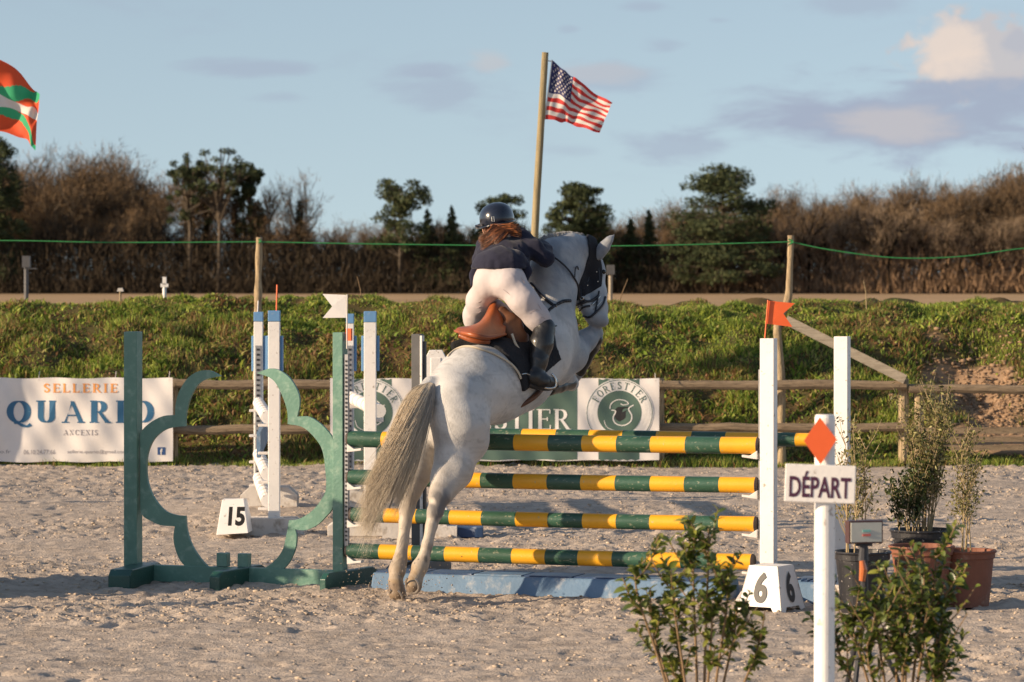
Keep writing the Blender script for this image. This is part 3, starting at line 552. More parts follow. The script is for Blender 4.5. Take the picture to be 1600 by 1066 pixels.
def serif_letter(ch, T=.15, t=.05):
    s = []; h = T/2
    def st(x, a=0, b=1): s.append(([(x-h, a), (x+h, a), (x+h, b), (x-h, b)], [(0, 1, 2, 3)]))
    def sr(x, y, w=.13): s.append(([(x-w-h*.4, y-t*.5), (x+w+h*.4, y-t*.5), (x+w+h*.4, y+t*.5), (x-w-h*.4, y+t*.5)], [(0, 1, 2, 3)]))
    def hb(x0, x1, y): s.append(([(x0, y-t/2), (x1, y-t/2), (x1, y+t/2), (x0, y+t/2)], [(0, 1, 2, 3)]))
    def vt(x, y0, y1): s.append(([(x-t/2, y0), (x+t/2, y0), (x+t/2, y1), (x-t/2, y1)], [(0, 1, 2, 3)]))
    w = .7
    if ch == 'I': st(.15); sr(.15, .0); sr(.15, 1); w = .3
    elif ch in 'EFL':
        st(.15); sr(.12, 0, .08); sr(.12, 1, .08); w = .62
        if ch in 'EF': hb(.15, .58, 1-t*.2); vt(.58, .8, 1); hb(.15, .48, .52); vt(.47, .42, .62)
        if ch in 'EL': hb(.15, .6, t*.2); vt(.6, 0, .22)
        if ch == 'F': sr(.15, 0)
    elif ch == 'T': st(.33); sr(.33, 0); hb(.02, .64, 1-t*.2); vt(.04, .8, 1); vt(.62, .8, 1); w = .66
    elif ch == 'N': s.append(stroke([(.15, 0), (.15, 1)], t*1.3, t)); s.append(([(.08, 1), (.24, 1), (.66, 0), (.55, 0)], [(0, 1, 2, 3)])); s.append(stroke([(.62, 0), (.62, 1)], t*1.3, t)); sr(.15, 0, .1); sr(.1, 1, .08); sr(.62, 1, .1); w = .78
    elif ch == 'A': s.append(stroke([(.08, 0), (.36, 1)], t*1.5, t)); s.append(([(.28, 1), (.42, 1), (.78, 0), (.6, 0)], [(0, 1, 2, 3)])); hb(.17, .58, .33); sr(.08, 0, .09); sr(.69, 0, .1); w = .78
    elif ch == 'U': s.append(stroke([(.15, 1), (.15, .32)]+arc(.37, .28, .22, .26, 180, 360)+[(.6, 1)], T*.95, t)); sr(.15, 1); sr(.6, 1, .09); w = .74
    elif ch in 'OQ':
        s.append(stroke(arc(.4, .5, .33, .48, 0, 360, 36), T*1.1, t)); w = .82
        if ch == 'Q': s.append(stroke([(.22, -.04), (.35, -.02), (.55, -.16), (.72, -.2), (.86, -.1)], T, .09))
    elif ch == 'C': s.append(stroke(arc(.42, .5, .34, .48, 45, 315, 26), T*1.1, t)); vt(.68, .68, .95); w = .74
    elif ch == 'S': s.append(stroke(arc(.3, .745, .2, .235, 25, 200, 12)+[(.16, .62), (.3, .51), (.44, .4)]+arc(.3, .255, .21, .235, 20, -155, 12), T*.95, t*1.6)); vt(.49, .75, .97); vt(.1, .03, .26); w = .58
    elif ch == 'R': st(.15); sr(.15, 0); sr(.12, 1, .08); s.append(stroke([(.15, .98), (.33, .98)]+arc(.33, .74, .2, .24, 90, -90, 12)+[(.15, .5)], T*.95, t)); s.append(([(.28, .5), (.42, .5), (.74, 0), (.57, 0)], [(0, 1, 2, 3)])); sr(.68, 0, .07); w = .74
    V = []; F = []; Zo = []
    for i, (v, f) in enumerate(s):
        if len(v) == 4 and len(f) == 1:
            q = np.array(v, float); N8 = 8; v = [x for j in range(N8+1) for x in (tuple(q[0]*(1-j/N8)+q[3]*j/N8), tuple(q[1]*(1-j/N8)+q[2]*j/N8))]; f = [(2*j, 2*j+1, 2*j+3, 2*j+2) for j in range(N8)]
        k = len(V); V += [tuple(q) for q in v]; Zo += [i*.0004]*len(v); F += [tuple(x+k for x in q) for q in f]
    return np.array(V, float), F, np.array(Zo), w
def serif_word(word, T=.15, t=.05, gap=.14):
    V = []; F = []; Z = []; x = 0; k = 0; info = []
    for ch in word:
        if ch == ' ': x += .4; continue
        v, f, z, w = serif_letter(ch, T, t); info.append((x, w)); V.append(v+[x, 0]); Z.append(z); F += [tuple(a+k for a in q) for q in f]; k += len(v); x += w+gap
    return np.concatenate(V), F, np.concatenate(Z), x-gap, info
def subdiv2(V, F): return V, F

# banners hang on the fence; everything printed follows the same gentle folds
def ban_map(px, py, off, Y0=36.98, amp=.012):
    px = np.asarray(px, float); py = np.asarray(py, float); X = (px-800)/FPX*Y0; Z = CAMH-(py-HOR)/FPX*Y0
    d = amp*(np.sin(X*5+Z*3)+.6*np.sin(X*11-Z*7)+.35*np.sin(X*23+Z*14)); return np.stack([X, Y0+d-off, Z], -1)
def ban_sheet(x0, y0, x1, y1, off, nx, ny, sag=0, fm=None):
    u, v = np.meshgrid(np.linspace(x0, x1, nx+1), np.linspace(y0, y1, ny+1)); s = np.sin((u-x0)/(x1-x0)*pi*5)**2*1.6*sag
    V = ban_map(u, v+s, off).reshape(-1, 3); i = (np.arange(ny)[:, None]*(nx+1)+np.arange(nx)[None, :]); return V, np.stack([i, i+nx+1, i+nx+2, i+1], -1).reshape(-1, 4)
def print_on(V2, F, z, x0, ybase, hpx, wscale, off): return ban_map(x0+V2[:, 0]*hpx*wscale, ybase-V2[:, 1]*hpx, off+z), F
b1 = thing('banner', ban_map(20, 720, 0), 'white banner with blue and orange lettering, tied to the fence at the left', 'banner')
obj('banner_sheet', ban_sheet(-190, 590, 270, 721, 0, 300, 40, 1), M['ban'], b1, smooth=True)
v, f, z, wd, _ = serif_word('SELLERIE', .19, .09, .3); obj('lettering', print_on(v, f, z, 68, 613, 13, 115/wd/13, .003), M['borange'], b1)
v, f, z, wd, _ = serif_word('QUARIO', .24, .06, .27); obj('lettering', print_on(v, f, z, 13, 660, 33, 226/wd/33, .003), M['bblue'], b1)
v, f, z, wd, _ = serif_word('ANCENIS', .17, .08, .25); obj('lettering', print_on(v, f, z, 99, 680, 8, 54/wd/8, .003), M['bgrey'], b1)
for body, x0, x1 in (('06.10.24.77.66', 37, 86), ('sellerie.quario@gmail.com', 105, 198), ('quario.fr', -25, 17)):
    v, f = text_mesh(body); s = (x1-x0)/v[:, 0].max(); obj('lettering', (ban_map(x0+v[:, 0]*s, 710-v[:, 1]*7, .003), f), M['bgrey'], b1)
ic = obj('icon', ban_sheet(246, 699, 258, 711, .003, 4, 4), M['bfb'], b1); v, f = text_mesh('f', .04); obj('icon_letter', (ban_map(250+v[:, 0]*8, 710.5-v[:, 1]*9.5, .005), f), M['bwhite'], ic)
for x_ in (-180, -60, 60, 180, 264): p = ban_map(x_, 594, .0); obj('tie', tube([p+[0, -.004, 0], p+[.0, .09, .09]], .004, 5), M['fwhite'], b1)
b2 = thing('banner', ban_map(770, 719, 0), 'dark green and white banner with round badges, behind the yellow and green poles', 'banner')
obj('banner_sheet', ban_sheet(516, 591, 1030, 719, 0, 300, 40, 1), M['ban'], b2, smooth=True)
for x0, x1 in ((546, 612), (645, 902), (935, 999)): obj('green_panel', ban_sheet(x0, 592, x1, 718, .0015, 80, 30, 1), M['bgreen'], b2, smooth=True)
v, f, z, wd, _ = serif_word('FORESTIER', .16, .045, .12); obj('lettering', print_on(v, f, z, 655, 671, 31, 236/wd/31, .005), M['bwhite'], b2)
for cx in (579, 968):
    def disc(r, off, r0=0., n=40):
        a = np.linspace(0, 2*pi, n+1)[:-1]
        if r0: V = np.concatenate([ban_map(cx+r*np.cos(a), 645-r*np.sin(a), off), ban_map(cx+r0*np.cos(a), 645-r0*np.sin(a), off)]); return V, [(i, (i+1) % n, (i+1) % n+n, i+n) for i in range(n)]
        q = 9; V = np.concatenate([ban_map(cx+r*k/q*np.cos(a), 645-r*k/q*np.sin(a), off) for k in range(1, q+1)]+[ban_map(np.array([cx*1.]), np.array([645.]), off)])
        return V, [(i, (i+1) % n, q*n) for i in range(n)]+[(k*n+i, (k+1)*n+i, (k+1)*n+(i+1) % n, k*n+(i+1) % n) for k in range(q-1) for i in range(n)]
    bd = obj('badge', disc(53, .0032), M['bwhite'], b2); obj('badge_ring', disc(51.5, .0048, 50.6), M['bgreen'], bd); obj('badge_centre', disc(34.5, .0048), M['bgreen'], bd)
    A = []
    for q, ch in enumerate('FORESTIER'):
        v, f, z, w = serif_letter(ch, .15, .07); th = rad(90+60-q*15); lx = (v[:, 0]-w/2)*10.5; ly = v[:, 1]*11+37; t2 = th-pi/2
        X_ = cx+lx*cos(t2)-ly*sin(t2); Y_ = 645-(lx*sin(t2)+ly*cos(t2)); A.append((ban_map(X_, Y_, .0052+z), f))
    obj('badge_lettering', cat(*A), M['bgreen'], bd)
    sw = [(-15, 6), (-13, 14), (-4, 20), (8, 19), (14, 14), (6, 12), (2, 14)]; s2 = [(22, 12), (14, 6), (19, -4), (17, -14), (6, -20), (-6, -17), (-10, -8), (-6, 2), (-13, 4)]; s3 = [(-24, -12), (-20, -22), (-8, -28), (4, -29)]
    for pth, w_ in ((sw, 1.6), (s2, 1.9), (s3, 1.0)):
        v, f = stroke(spline(pth, 26)+[cx, 0], w_, w_*.8); v = np.array(v); obj('badge_swirl', (ban_map(v[:, 0], 645-v[:, 1], .0072), f), M['bwhite'], bd)
    bl = spline([(0, -14), (9, -8), (10, 2), (18, 8), (6, 9), (-4, 8), (-8, -2), (-6, -10), (0, -14)], 26); v = np.concatenate([bl, [[2, 0]]])+[cx, 0]; obj('badge_blob', (ban_map(v[:, 0], 645-v[:, 1], .0062), [(i, i+1, 26) for i in range(25)]), M['black'], bd)
for x_ in (522, 650, 780, 900, 1024): p = ban_map(x_, 595, .0); obj('tie', tube([p+[0, -.004, 0], p+[.0, .09, .08]], .004, 5), M['fwhite'], b2)
# ---------------------------------------------------------------- the yellow and green jump with its wing
E = np.array([.945, -.327, 0]); E /= np.linalg.norm(E); N = np.array([-E[1], E[0], 0]); UP = np.array([0, 0, 1.]); O0 = np.array([-1.0625, 22.5, 0])
AX = [E, N, UP]
def J(s, t, z): return O0+E*s+N*t+UP*z
def s_of(px, t=0.):
    k = (px-800)/FPX; o = O0+N*t; return (k*o[1]-o[0])/(E[0]-k*E[1])
def z_of(py, s, t=0.): return CAMH-(py-HOR)/FPX*(O0+E*s+N*t)[1]
def bev(o, w=.004):
    m = o.modifiers.new('b', 'BEVEL'); m.width = w; m.segments = 2; m.limit_method = 'ANGLE'; return o
wing = thing('jump_wing', J(-.8, 0, 0), 'green scalloped jump wing of curved crescent boards between two posts, left of the horse', 'jump wing')
sL0, sL1, sR0, sR1 = s_of(197), s_of(219), s_of(523), s_of(540)
for a, b in ((sL0, sL1), (sR0, sR1)):
    w_ = b-a; bev(obj('upright', box(J((a+b)/2, 0, .88), (w_*.93, .09, 1.57 if a == sL0 else 1.575), AX), M['green'], wing))
bev(obj('base_beam', box(J((sL1+sR0)/2, 0, .063), (sR0-sL1-.004, .05, .11), AX), M['green'], wing))
for px, w_, sn, py_b in ((186, .15, .2, 921), (335, .075, .36, 924), (504, .045, .44, 927)):
    dN = np.array([sn, math.sqrt(1-sn*sn), 0]); dE = np.array([dN[1], -dN[0], 0]); Yf = FPX*CAMH/(py_b-HOR); c_ = np.array([(px-800)/FPX*Yf, Yf, 0])+dE*w_*.0; L = .84
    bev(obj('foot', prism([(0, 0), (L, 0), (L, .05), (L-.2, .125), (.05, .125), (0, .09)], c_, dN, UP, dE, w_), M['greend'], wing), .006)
for px in (349, 382): s_ = s_of(px); bev(obj('stub', box(J(s_, -.0, .165), (.075, .06, .09), AX), M['green'], wing))
LT = [(738,315),(700,297),(660,300),(625,325),(600,365),(588,405),(585,445)], [(738,315),(690,325),(660,345),(635,390),(622,440),(620,482)]
LM_ = [(585,445),(550,447),(515,462),(485,485),(469,510),(469,560),(469,640),(469,720),(474,775),(510,800),(540,812),(585,815)], [(620,482),(585,485),(550,495),(515,525),(495,570),(490,620),(495,670),(515,720),(550,762),(590,778),(620,780)]
LB = [(585,815),(580,850),(585,885),(600,925),(625,955),(632,962)], [(620,780),(625,830),(645,885),(680,935),(705,955),(722,962)]
RT = [(858,305),(900,290),(935,297),(970,325),(995,370),(1000,410),(992,450)], [(858,305),(900,320),(925,345),(950,400),(960,440),(960,475)]
RM_ = [(992,450),(1030,450),(1065,470),(1095,500),(1111,530),(1111,600),(1111,680),(1111,750),(1085,785),(1060,810),(1020,828),(985,825)], [(960,475),(1010,485),(1050,520),(1075,560),(1085,620),(1088,690),(1070,730),(1040,765),(1000,790),(965,795)]
RB = [(985,825),(990,850),(985,890),(965,935),(938,966)], [(965,795),(955,850),(940,900),(905,940),(862,964)]
def resamp(p, n):
    q = spline(p, 120); d = np.r_[0, np.cumsum(np.linalg.norm(np.diff(q, axis=0), axis=1))]; u = np.linspace(0, d[-1], n); return np.stack([np.interp(u, d, q[:, 0]), np.interp(u, d, q[:, 1])], 1)
for ou, inn in (LT, LM_, LB, RT, RM_, RB):
    n = 40; A_, B_ = resamp(ou, n), resamp(inn, n); pt = []
    for x, y in list(A_)+list(B_): s_ = s_of(x/2.132); pt.append(J(s_, -.012, z_of(440+y/2.132, s_)))
    V0 = np.array(pt); m = 2*n; V = np.concatenate([V0, V0+N*.024]); F = []
    for i in range(n-1): F += [(i, i+1, n+i+1, n+i), (m+i, m+n+i, m+n+i+1, m+i+1), (i, m+i, m+i+1, i+1), (n+i, n+i+1, m+n+i+1, m+n+i)]
    F += [(0, n, m+n, m), (n-1, m+n-1, m+2*n-1, 2*n-1)]
    obj('crescent_board', (V, F), M['green'], wing)
# metal track and cups on the wing's right side
tr = obj('track', box(J(sR1+.018, -.02, .9), (.024, .03, 1.25), AX), M['grey'], wing)
H_ = []
for i in range(44): H_.append(box(J(sR1+.018, -.0375, .32+i*.027), (.011, .004, .012), AX))
obj('track_holes', cat(*H_), M['black'], wing)
def cup(s, t, z, par, dr=1):
    V = [J(s-.0*dr, t, z)]; prof_ = [(0, 0), (.1, .012), (.1, .028), (.05, .022), (0, .055)]
    bev(obj('cup', prism([(q*dr, z_) for q, z_ in prof_], J(s, t, z), E, UP, N, .05), M['cup'], par), .003)
ZP = [.975, .727, .484, .247]
for z in ZP: cup(sR1+.03, -.03, z-.085, wing)
# striped poles
def striped(name, s0, s1, t0, zc, r_, label, grp, nb_=12, sag=.008, par=None, jig=0.):
    n = nb_; V = []; F = []; fm = []; K = 20; L = s1-s0; cuts = [s0+L*i/n+(R.uniform(-.004, .004) if 0 < i < n else 0) for i in range(n+1)]; rings = []
    for i in range(n):
        rings += [(cuts[i], i), ((cuts[i]+cuts[i+1])/2, i)]
    rings.append((s1, n))
    for s, _ in rings:
        u = (s-s0)/L; z = zc-sag*4*u*(1-u)
        for k in range(K): a = 2*pi*k/K; V.append(J(s, t0+cos(a)*r_, z+sin(a)*r_))
    for i in range(len(rings)-1):
        for k in range(K): F.append((i*K+k, i*K+(k+1) % K, (i+1)*K+(k+1) % K, (i+1)*K+k)); fm.append((i//2) % 2)
    o = obj(name, (V, F), [M['pgreen'], M['pyellow']], org=J((s0+s1)/2, t0, 0), smooth=True, fm=fm); tag(o, label, 'jump pole', grp)
    for s, d in ((s0, -1), (s1, 1)): v, f = tube([J(s-.0*d, t0, zc), J(s+d*.004, t0, zc), J(s+d*.016, t0, zc)], [r_*1.01, r_*1.01, r_*.9], 20); obj('end_cap', (v, f), M['endcap'], o, smooth=False)
    return o
sa, sb = s_of(547), s_of(1181)
for i, (z, lb) in enumerate(zip(ZP, ('top', 'second', 'third', 'bottom'))):
    striped('jump_pole', sa+(.0, .0, .02, -.01)[i], sb+(.01, .0, -.005, -.025)[i], -.0, z, (.053, .05, .048, .05)[i], lb+' yellow and green striped pole in the front row of the jump', 'striped poles of the jump', sag=.006)
TR = 1.15
striped('jump_pole', s_of(664, TR), s_of(1299, TR), TR, .96, .045, 'striped pole of the back row, seen just above the top front pole', 'striped poles of the jump', sag=.0)
# right front standard with the numbered block in front
def white_post(s, t, w_, top, label, dx=.09):
    o = thing('jump_standard', J(s, t, 0), label, 'jump standard'); bev(obj('upright', box(J(s, t, (top+.04)/2), (w_, dx, top-.04), AX), M['white'], o)); return o
sp_ = s_of(1201); rs = white_post(sp_, -.0, .09, 1.645, 'white post holding the right ends of the front striped poles, red pennant on top')
obj('track', box(J(sp_-.054, .0, .85), (.016, .03, 1.2), AX), M['grey'], rs)
for z in ZP: cup(sp_-.062, -.02, z-.085, rs, -1)
prf = [(-.42, 0), (.42, 0), (.42, .05), (.3, .09), (-.3, .09), (-.42, .05)]
for off in (-.075, .075): bev(obj('foot', prism(prf, J(sp_+off, 0, 0), N, UP, E, .045), M['wdirty'], rs))
s2 = s_of(1316, TR); rr2 = white_post(s2, TR, .092, 1.64, 'white post behind the departure sign, holding the back striped pole')
for off in (-.075, .075): bev(obj('foot', prism(prf, J(s2+off, TR, 0), N, UP, E, .045), M['wdirty'], rr2))
bev(obj('foot_rail', box(J(s2-.18, TR, .03), (.22, .3, .05), AX), M['wdirty'], rr2)); cup(s2-.05, TR-.02, .87, rr2, -1)
s3_ = s_of(652.5, TR); gp = thing('jump_standard', J(s3_, TR, 0), 'dark grey post with a white strip, seen just left of the horse croup', 'jump standard')
bev(obj('upright', box(J(s3_, TR, .84), (.062, .08, 1.6), AX), M['greyp'], gp)); obj('white_strip', box(J(s3_+.04, TR-.02, .84), (.014, .05, 1.58), AX), M['white'], gp)
obj('track', box(J(s3_+.053, TR, .84), (.01, .04, 1.5), AX), M['dark'], gp)
for off in (-.07, .07): bev(obj('foot', prism(prf, J(s3_+off, TR, 0), N, UP, E, .045), M['greyp'], gp))
# number block: a four-legged truncated pyramid with a figure on every side
def number_block(c, yaw, w0, w1, h, digit, label, dh, dsx=.75, nm='number_block'):
    t = thing(nm, c, label, 'number block'); a = np.array([cos(yaw), sin(yaw), 0]); b = np.array([-sin(yaw), cos(yaw), 0])
    for k, (u, n_) in enumerate(((a, -b), (b, a), (-a, b), (-b, -a))):
        tp = w1/2; bt = w0/2; lg = .035; zz = .03
        def q(x, z): f = bt+(tp-bt)*z/h; return np.array(c)+n_*f+UP*z+u*x*f
        pl = [q(-1, 0), q(-1+2*lg/w0*1.6, 0), q(-1+2*lg/w0*2.1, zz), q(1-2*lg/w0*2.1, zz), q(1-2*lg/w0*1.6, 0), q(1, 0), q(1, h), q(-1, h)]
        inn = -n_*.006; V = np.array(pl+[p+inn for p in pl]); F = [(0, 1, 2, 7), (2, 3, 6, 7), (3, 4, 5, 6), (15, 10, 9, 8), (15, 14, 11, 10), (14, 13, 12, 11)]+[(i, i+8, (i+1) % 8+8, (i+1) % 8) for i in range(8)]
        obj('side', (V, F), M['wdirty' if k > 1 else 'white'], t)
        v, f = text_mesh(digit, .035); v = (v-[v[:, 0].max()/2, .5])*[dh*dsx, dh]; nn = n_*h+UP*(bt-tp); nn /= np.linalg.norm(nn); up = np.cross(nn, u); up = up if up[2] > 0 else -up
        m = np.array(c)+n_*((bt+tp)/2)+UP*(h*.53)+nn*.004; obj('figure', ([m+u*x+up*y for x, y in v], f), M['black'], t)
    bev(obj('top', box(np.array(c)+UP*(h-.004), (w1, w1, .008), [a, b, UP]), M['white'], t), .002); return t
cc_ = P(1205, 935, 21.05); number_block((cc_[0], 21.05, 0), rad(-33), .31, .2, .275, '6', 'white number block with black 6s, at the foot of the right white post', .19)
# water-tray plank under the jump
def tray(s0, s1, t0, t1, h, label, mtop):
    o = thing('ground_plank', J((s0+s1)/2, (t0+t1)/2, 0), label, 'ground plank'); k = .05
    prf_ = [(t0, 0.), (t0+k, h), (t1-k, h), (t1, 0.)]
    V = [J(s, t, z) for s in (s0, s1) for t, z in prf_]; bev(obj('body', (V, [(0, 1, 2, 3), (7, 6, 5, 4), (0, 4, 5, 1), (1, 5, 6, 2), (2, 6, 7, 3), (3, 7, 4, 0)]), M['lblue'], o), .01)
    n = 7
    for i in range(n):
        a = s0+(s1-s0)*i/n+.015; b = s0+(s1-s0)*(i+1)/n-.004; obj('top_panel', box(J((a+b)/2, (t0+t1)/2, h+.004), (b-a, t1-t0-2*k-.04, .008), AX), M['navy' if i % 3 != 2 else 'lblue'], o)
    return o
tray(s_of(592), s_of(1140), -.16, .26, .12, 'low light blue plank with a dark blue top lying on the sand under the poles', 'navy')
tray(s_of(1222), s_of(1290), -.05, .25, .13, 'short end of dark blue plank on the sand right of the number block', 'navy')
# pennants
def pennant(base, top, pts, Y, m, label, ml='red', r_=.005):
    t = thing('pennant', P(base[0], base[1], Y), label, 'pennant'); obj('rod', tube([P(*base, Y), P(*top, Y)], r_, 6), M[ml], t)
    V = [P(x, y, Y+.004+.006*math.sin(x*.3)) for x, y in pts]; n = len(V); V = np.array(V+[v+np.array([0, .003, 0]) for v in V])
    F = [(0, 1, 2), (0, 2, 4), (2, 3, 4)]; F += [tuple(i+n for i in reversed(f)) for f in F]+[(i, (i+1) % n, (i+1) % n+n, i+n) for i in range(n)]
    obj('cloth', (V, F), M[m], t)
YW = J(sR1, 0, 0)[1]-.03
pennant((542, 545), (542.5, 460), [(541, 461), (504, 459.5), (519, 479), (504, 497), (541, 496.5)], YW, 'white', 'white swallow-tailed pennant on a rod above the green wing', 'wdirty')
tag(obj('rod_clip', box(P(545.5, 523, YW+.01), (.035, .03, .08), AX), M['redflat'], org=P(545.5, 523, YW)), 'small red clip holding the white pennant rod', 'clip')
YR = J(sp_, 0, 0)[1]
pennant((1195, 531), (1200, 469), [(1200, 470), (1242, 474), (1224, 490), (1238, 511), (1197, 506)], YR, 'redflat', 'orange-red swallow-tailed pennant on the white post at the right', 'redflat')

# ---------------------------------------------------------------- white and blue jump standards behind
def bw_standard(px, Y, wpx, top, label, near=True, blueband=(525, 580)):
    p = P(px, top, Y); x = p[0]; w_ = wpx/FPX*Y; t = thing('jump_standard', (x, Y, 0), label, 'jump standard')
    h = p[2]; bev(obj('upright', box((x, Y, (h-.09)/2+.03), (w_, w_, h-.15)), M['white'], t)); bev(obj('blue_cap', box((x, Y, h-.045), (w_*1.02, w_*1.02, .085)), M['blue'], t))
    zb0, zb1 = P(px, blueband[1], Y)[2], P(px, blueband[0], Y)[2]
    for s_ in (-1, 1): bev(obj('blue_side', box((x+s_*(w_/2+.012), Y+.03, (zb0+zb1)/2), (.02, .1, zb1-zb0)), M['blue'], t))
    return t, x, w_
def foot_planks(t, x, Y, h, L, W_, ysp):
    for s_ in (-1, 1): bev(obj('foot', prism([(-L/2, 0), (L/2, 0), (L/2, h*.6), (L/2-.08, h), (-L/2+.08, h), (-L/2, h*.6)], (x, Y+s_*ysp, 0), (1, 0, 0), (0, 0, 1), (0, 1, 0), .05), M['wdirty'], t))
    bev(obj('foot_block', box((x, Y, h*.5+.02), (W_, ysp*1.6, h*.7)), M['wdirty'], t))
tn, xn, wn = bw_standard(428.5, 27.2, 18, 485, 'near white post with blue cap, foremost of the blue-capped pair behind the green wing'); foot_planks(tn, xn-.08, 27.2, .14, .66, .3, .1)
tf, xf, wf = bw_standard(404, 30.6, 14, 487, 'far white post with blue cap and pin-holed track, left of the near blue-capped post'); foot_planks(tf, xf+.1, 30.6, .18, .5, .24, .1)
tn2, xn2, wn2 = bw_standard(578.5, 27.2, 19, 486, 'white post with blue cap just left of the horse tail'); foot_planks(tn2, xn2-.02, 27.2, .13, .62, .3, .1)
tf2, xf2, wf2 = bw_standard(547, 30.6, 12, 490, 'narrow white post with blue cap peeking out beside the green wing post'); foot_planks(tf2, xf2, 30.6, .18, .5, .24, .1)
for t_, x_, w_, Y_ in ((tf, xf, wf, 30.6), (tf2, xf2, wf2, 30.6)):
    obj('track', box((x_, Y_-w_/2-.006, .8), (w_*.62, .01, 1.25)), M['grey'], t_); H_ = [box((x_, Y_-w_/2-.0125, .22+i*.045), (w_*.34, .003, .018)) for i in range(27)]; obj('track_holes', cat(*H_), M['dark'], t_)
def end_pole(xa, xb, z, r_, m, label, grp, Ya=30.45, Yb=27.35):
    a, b = np.array([xa, Ya, z]), np.array([xb, Yb, z]); o = obj('jump_pole', tube([a, b], r_, 16), M[m], org=(a+b)/2, smooth=False); tag(o, label, 'jump pole', grp)
    for i in range(6): p = a+(b-a)*(.1+.16*i); obj('band', tube([p, p+(b-a)/np.linalg.norm(b-a)*.16], r_*1.02, 16), M['wdirty'], o)
    return o
xA, xB = P(405, 0, 30.5)[0], P(417, 0, 27.3)[0]
for z, lb in ((.92, 'upper'), (.47, 'middle'), (.26, 'lowest')): end_pole(xA, xB, z, .052, 'white', lb+' white pole seen end-on between the left pair of blue-capped posts', 'white poles seen end-on')
tag(obj('jump_plank', box(((xA+xB)/2, 28.9, .70), (.03, 3.1, .2), [np.array([1, .035, 0]), np.array([-.05, 1, 0]), UP]), M['lblue'], org=(xA, 28.9, .6)), 'light blue plank seen end-on between the left pair of blue-capped posts', 'jump plank')
for z in (.92, .7, .47, .26):
    for x_, Y_, t_ in ((xA-.005, 30.35, tf), (xB, 27.32, tn)): bev(obj('cup', box((x_, Y_, z-.062), (.14, .06, .022)), M['cup'], t_), .004)
end_pole(P(549, 0, 30.5)[0], P(592, 0, 27.3)[0], .97, .055, 'white', 'white banded pole seen end-on just left of the horse tail', 'white poles seen end-on'); bev(obj('cup', box((P(553, 0, 30)[0], 30.2, .9), (.12, .05, .03)), M['cup'], tf2), .004); bev(obj('cup', box((P(592, 0, 27.3)[0]-.01, 27.2, .905), (.1, .05, .03)), M['cup'], tn2), .004)
# thin pennant rods
for px, y0, y1, Y_, m, lb in ((433, 487, 445, 27.2, 'redflat', 'thin red rod on top of the near blue-capped post'), (403.5, 490, 470, 30.6, 'cup', 'thin white rod on top of the far blue-capped post')):
    tag(obj('pennant_rod', tube([P(px-1, y0, Y_), P(px, y1, Y_)], .007, 6), M[m], org=P(px, y0, Y_)), lb, 'rod')
# number 15 block
c15 = P(366, 836, 26.9); c15 = np.array([c15[0], 26.9, 0]); t15 = thing('number_block', c15, 'white wedge-shaped number block with a black 15, at the foot of the blue-capped posts', 'number block')
wq = lambda x, y, yy: P(x, y, yy)
V = [P(338, 836, 26.75), P(388, 833, 26.75), P(381, 779, 26.95), P(347, 781, 26.95), P(345, 830, 27.2), P(397, 828, 27.2), P(386, 779, 27.05), P(350, 779, 27.05)]
bev(obj('body', (V, [(0, 1, 2, 3), (5, 4, 7, 6), (1, 5, 6, 2), (4, 0, 3, 7), (3, 2, 6, 7), (1, 0, 4, 5)]), M['white'], t15), .004)
v, f = text_mesh('15', .045); sx_ = 26/v[:, 0].max(); obj('figure', ([P(356+x*sx_+2*y, 822-y*30, 26.70) for x, y in v], f), M['black'], t15)
# low white standard with blue feet behind the horse legs
xw, Yw = P(681, 0, 27)[0], 27.0; tw = thing('jump_standard', (xw, Yw, 0), 'low white standard with a slanted top and blue feet, mostly behind the horse legs', 'jump standard')
bev(obj('upright', box((xw, Yw, .72), (.08, .07, 1.36)), M['white'], tw)); bev(obj('slanted_top', prism([(-.07, -.12), (.02, -.12), (.12, .02), (.08, .1), (-.02, .1), (-.07, .0)], (xw-.03, Yw, 1.36), (1, 0, 0), (0, 0, 1), (0, 1, 0), .06), M['white'], tw))
bev(obj('foot', box((xw+.02, Yw-.02, .05), (.3, .35, .09)), M['wdirty'], tw)); bev(obj('foot', box((xw+.27, Yw, .045), (.2, .3, .08)), M['navy'], tw)); bev(obj('gusset', prism([(-.04, .09), (.16, .09), (.08, .24), (-.04, .24)], (xw, Yw-.05, 0), (1, 0, 0), (0, 0, 1), (0, 1, 0), .04), M['white'], tw))
for a_, b_, lb in (((647, 690), (600, 816), 'left'), ((662, 695), (701, 838), 'right')):
    tag(obj('metal_brace', tube([P(*a_, 27.3), P(*b_, 27.)], .008, 6), M['dark'], org=P(*b_, 27.)), 'thin black metal strut slanting to the sand, '+lb+' of the horse hind legs', 'brace')
tag(obj('jump_plank', box(P(648, 829, 26.9), (.5, .14, .12)), M['wdirty'], org=P(648, 836, 26.9)), 'dirty white plank lying on the sand behind the horse hind legs', 'plank')

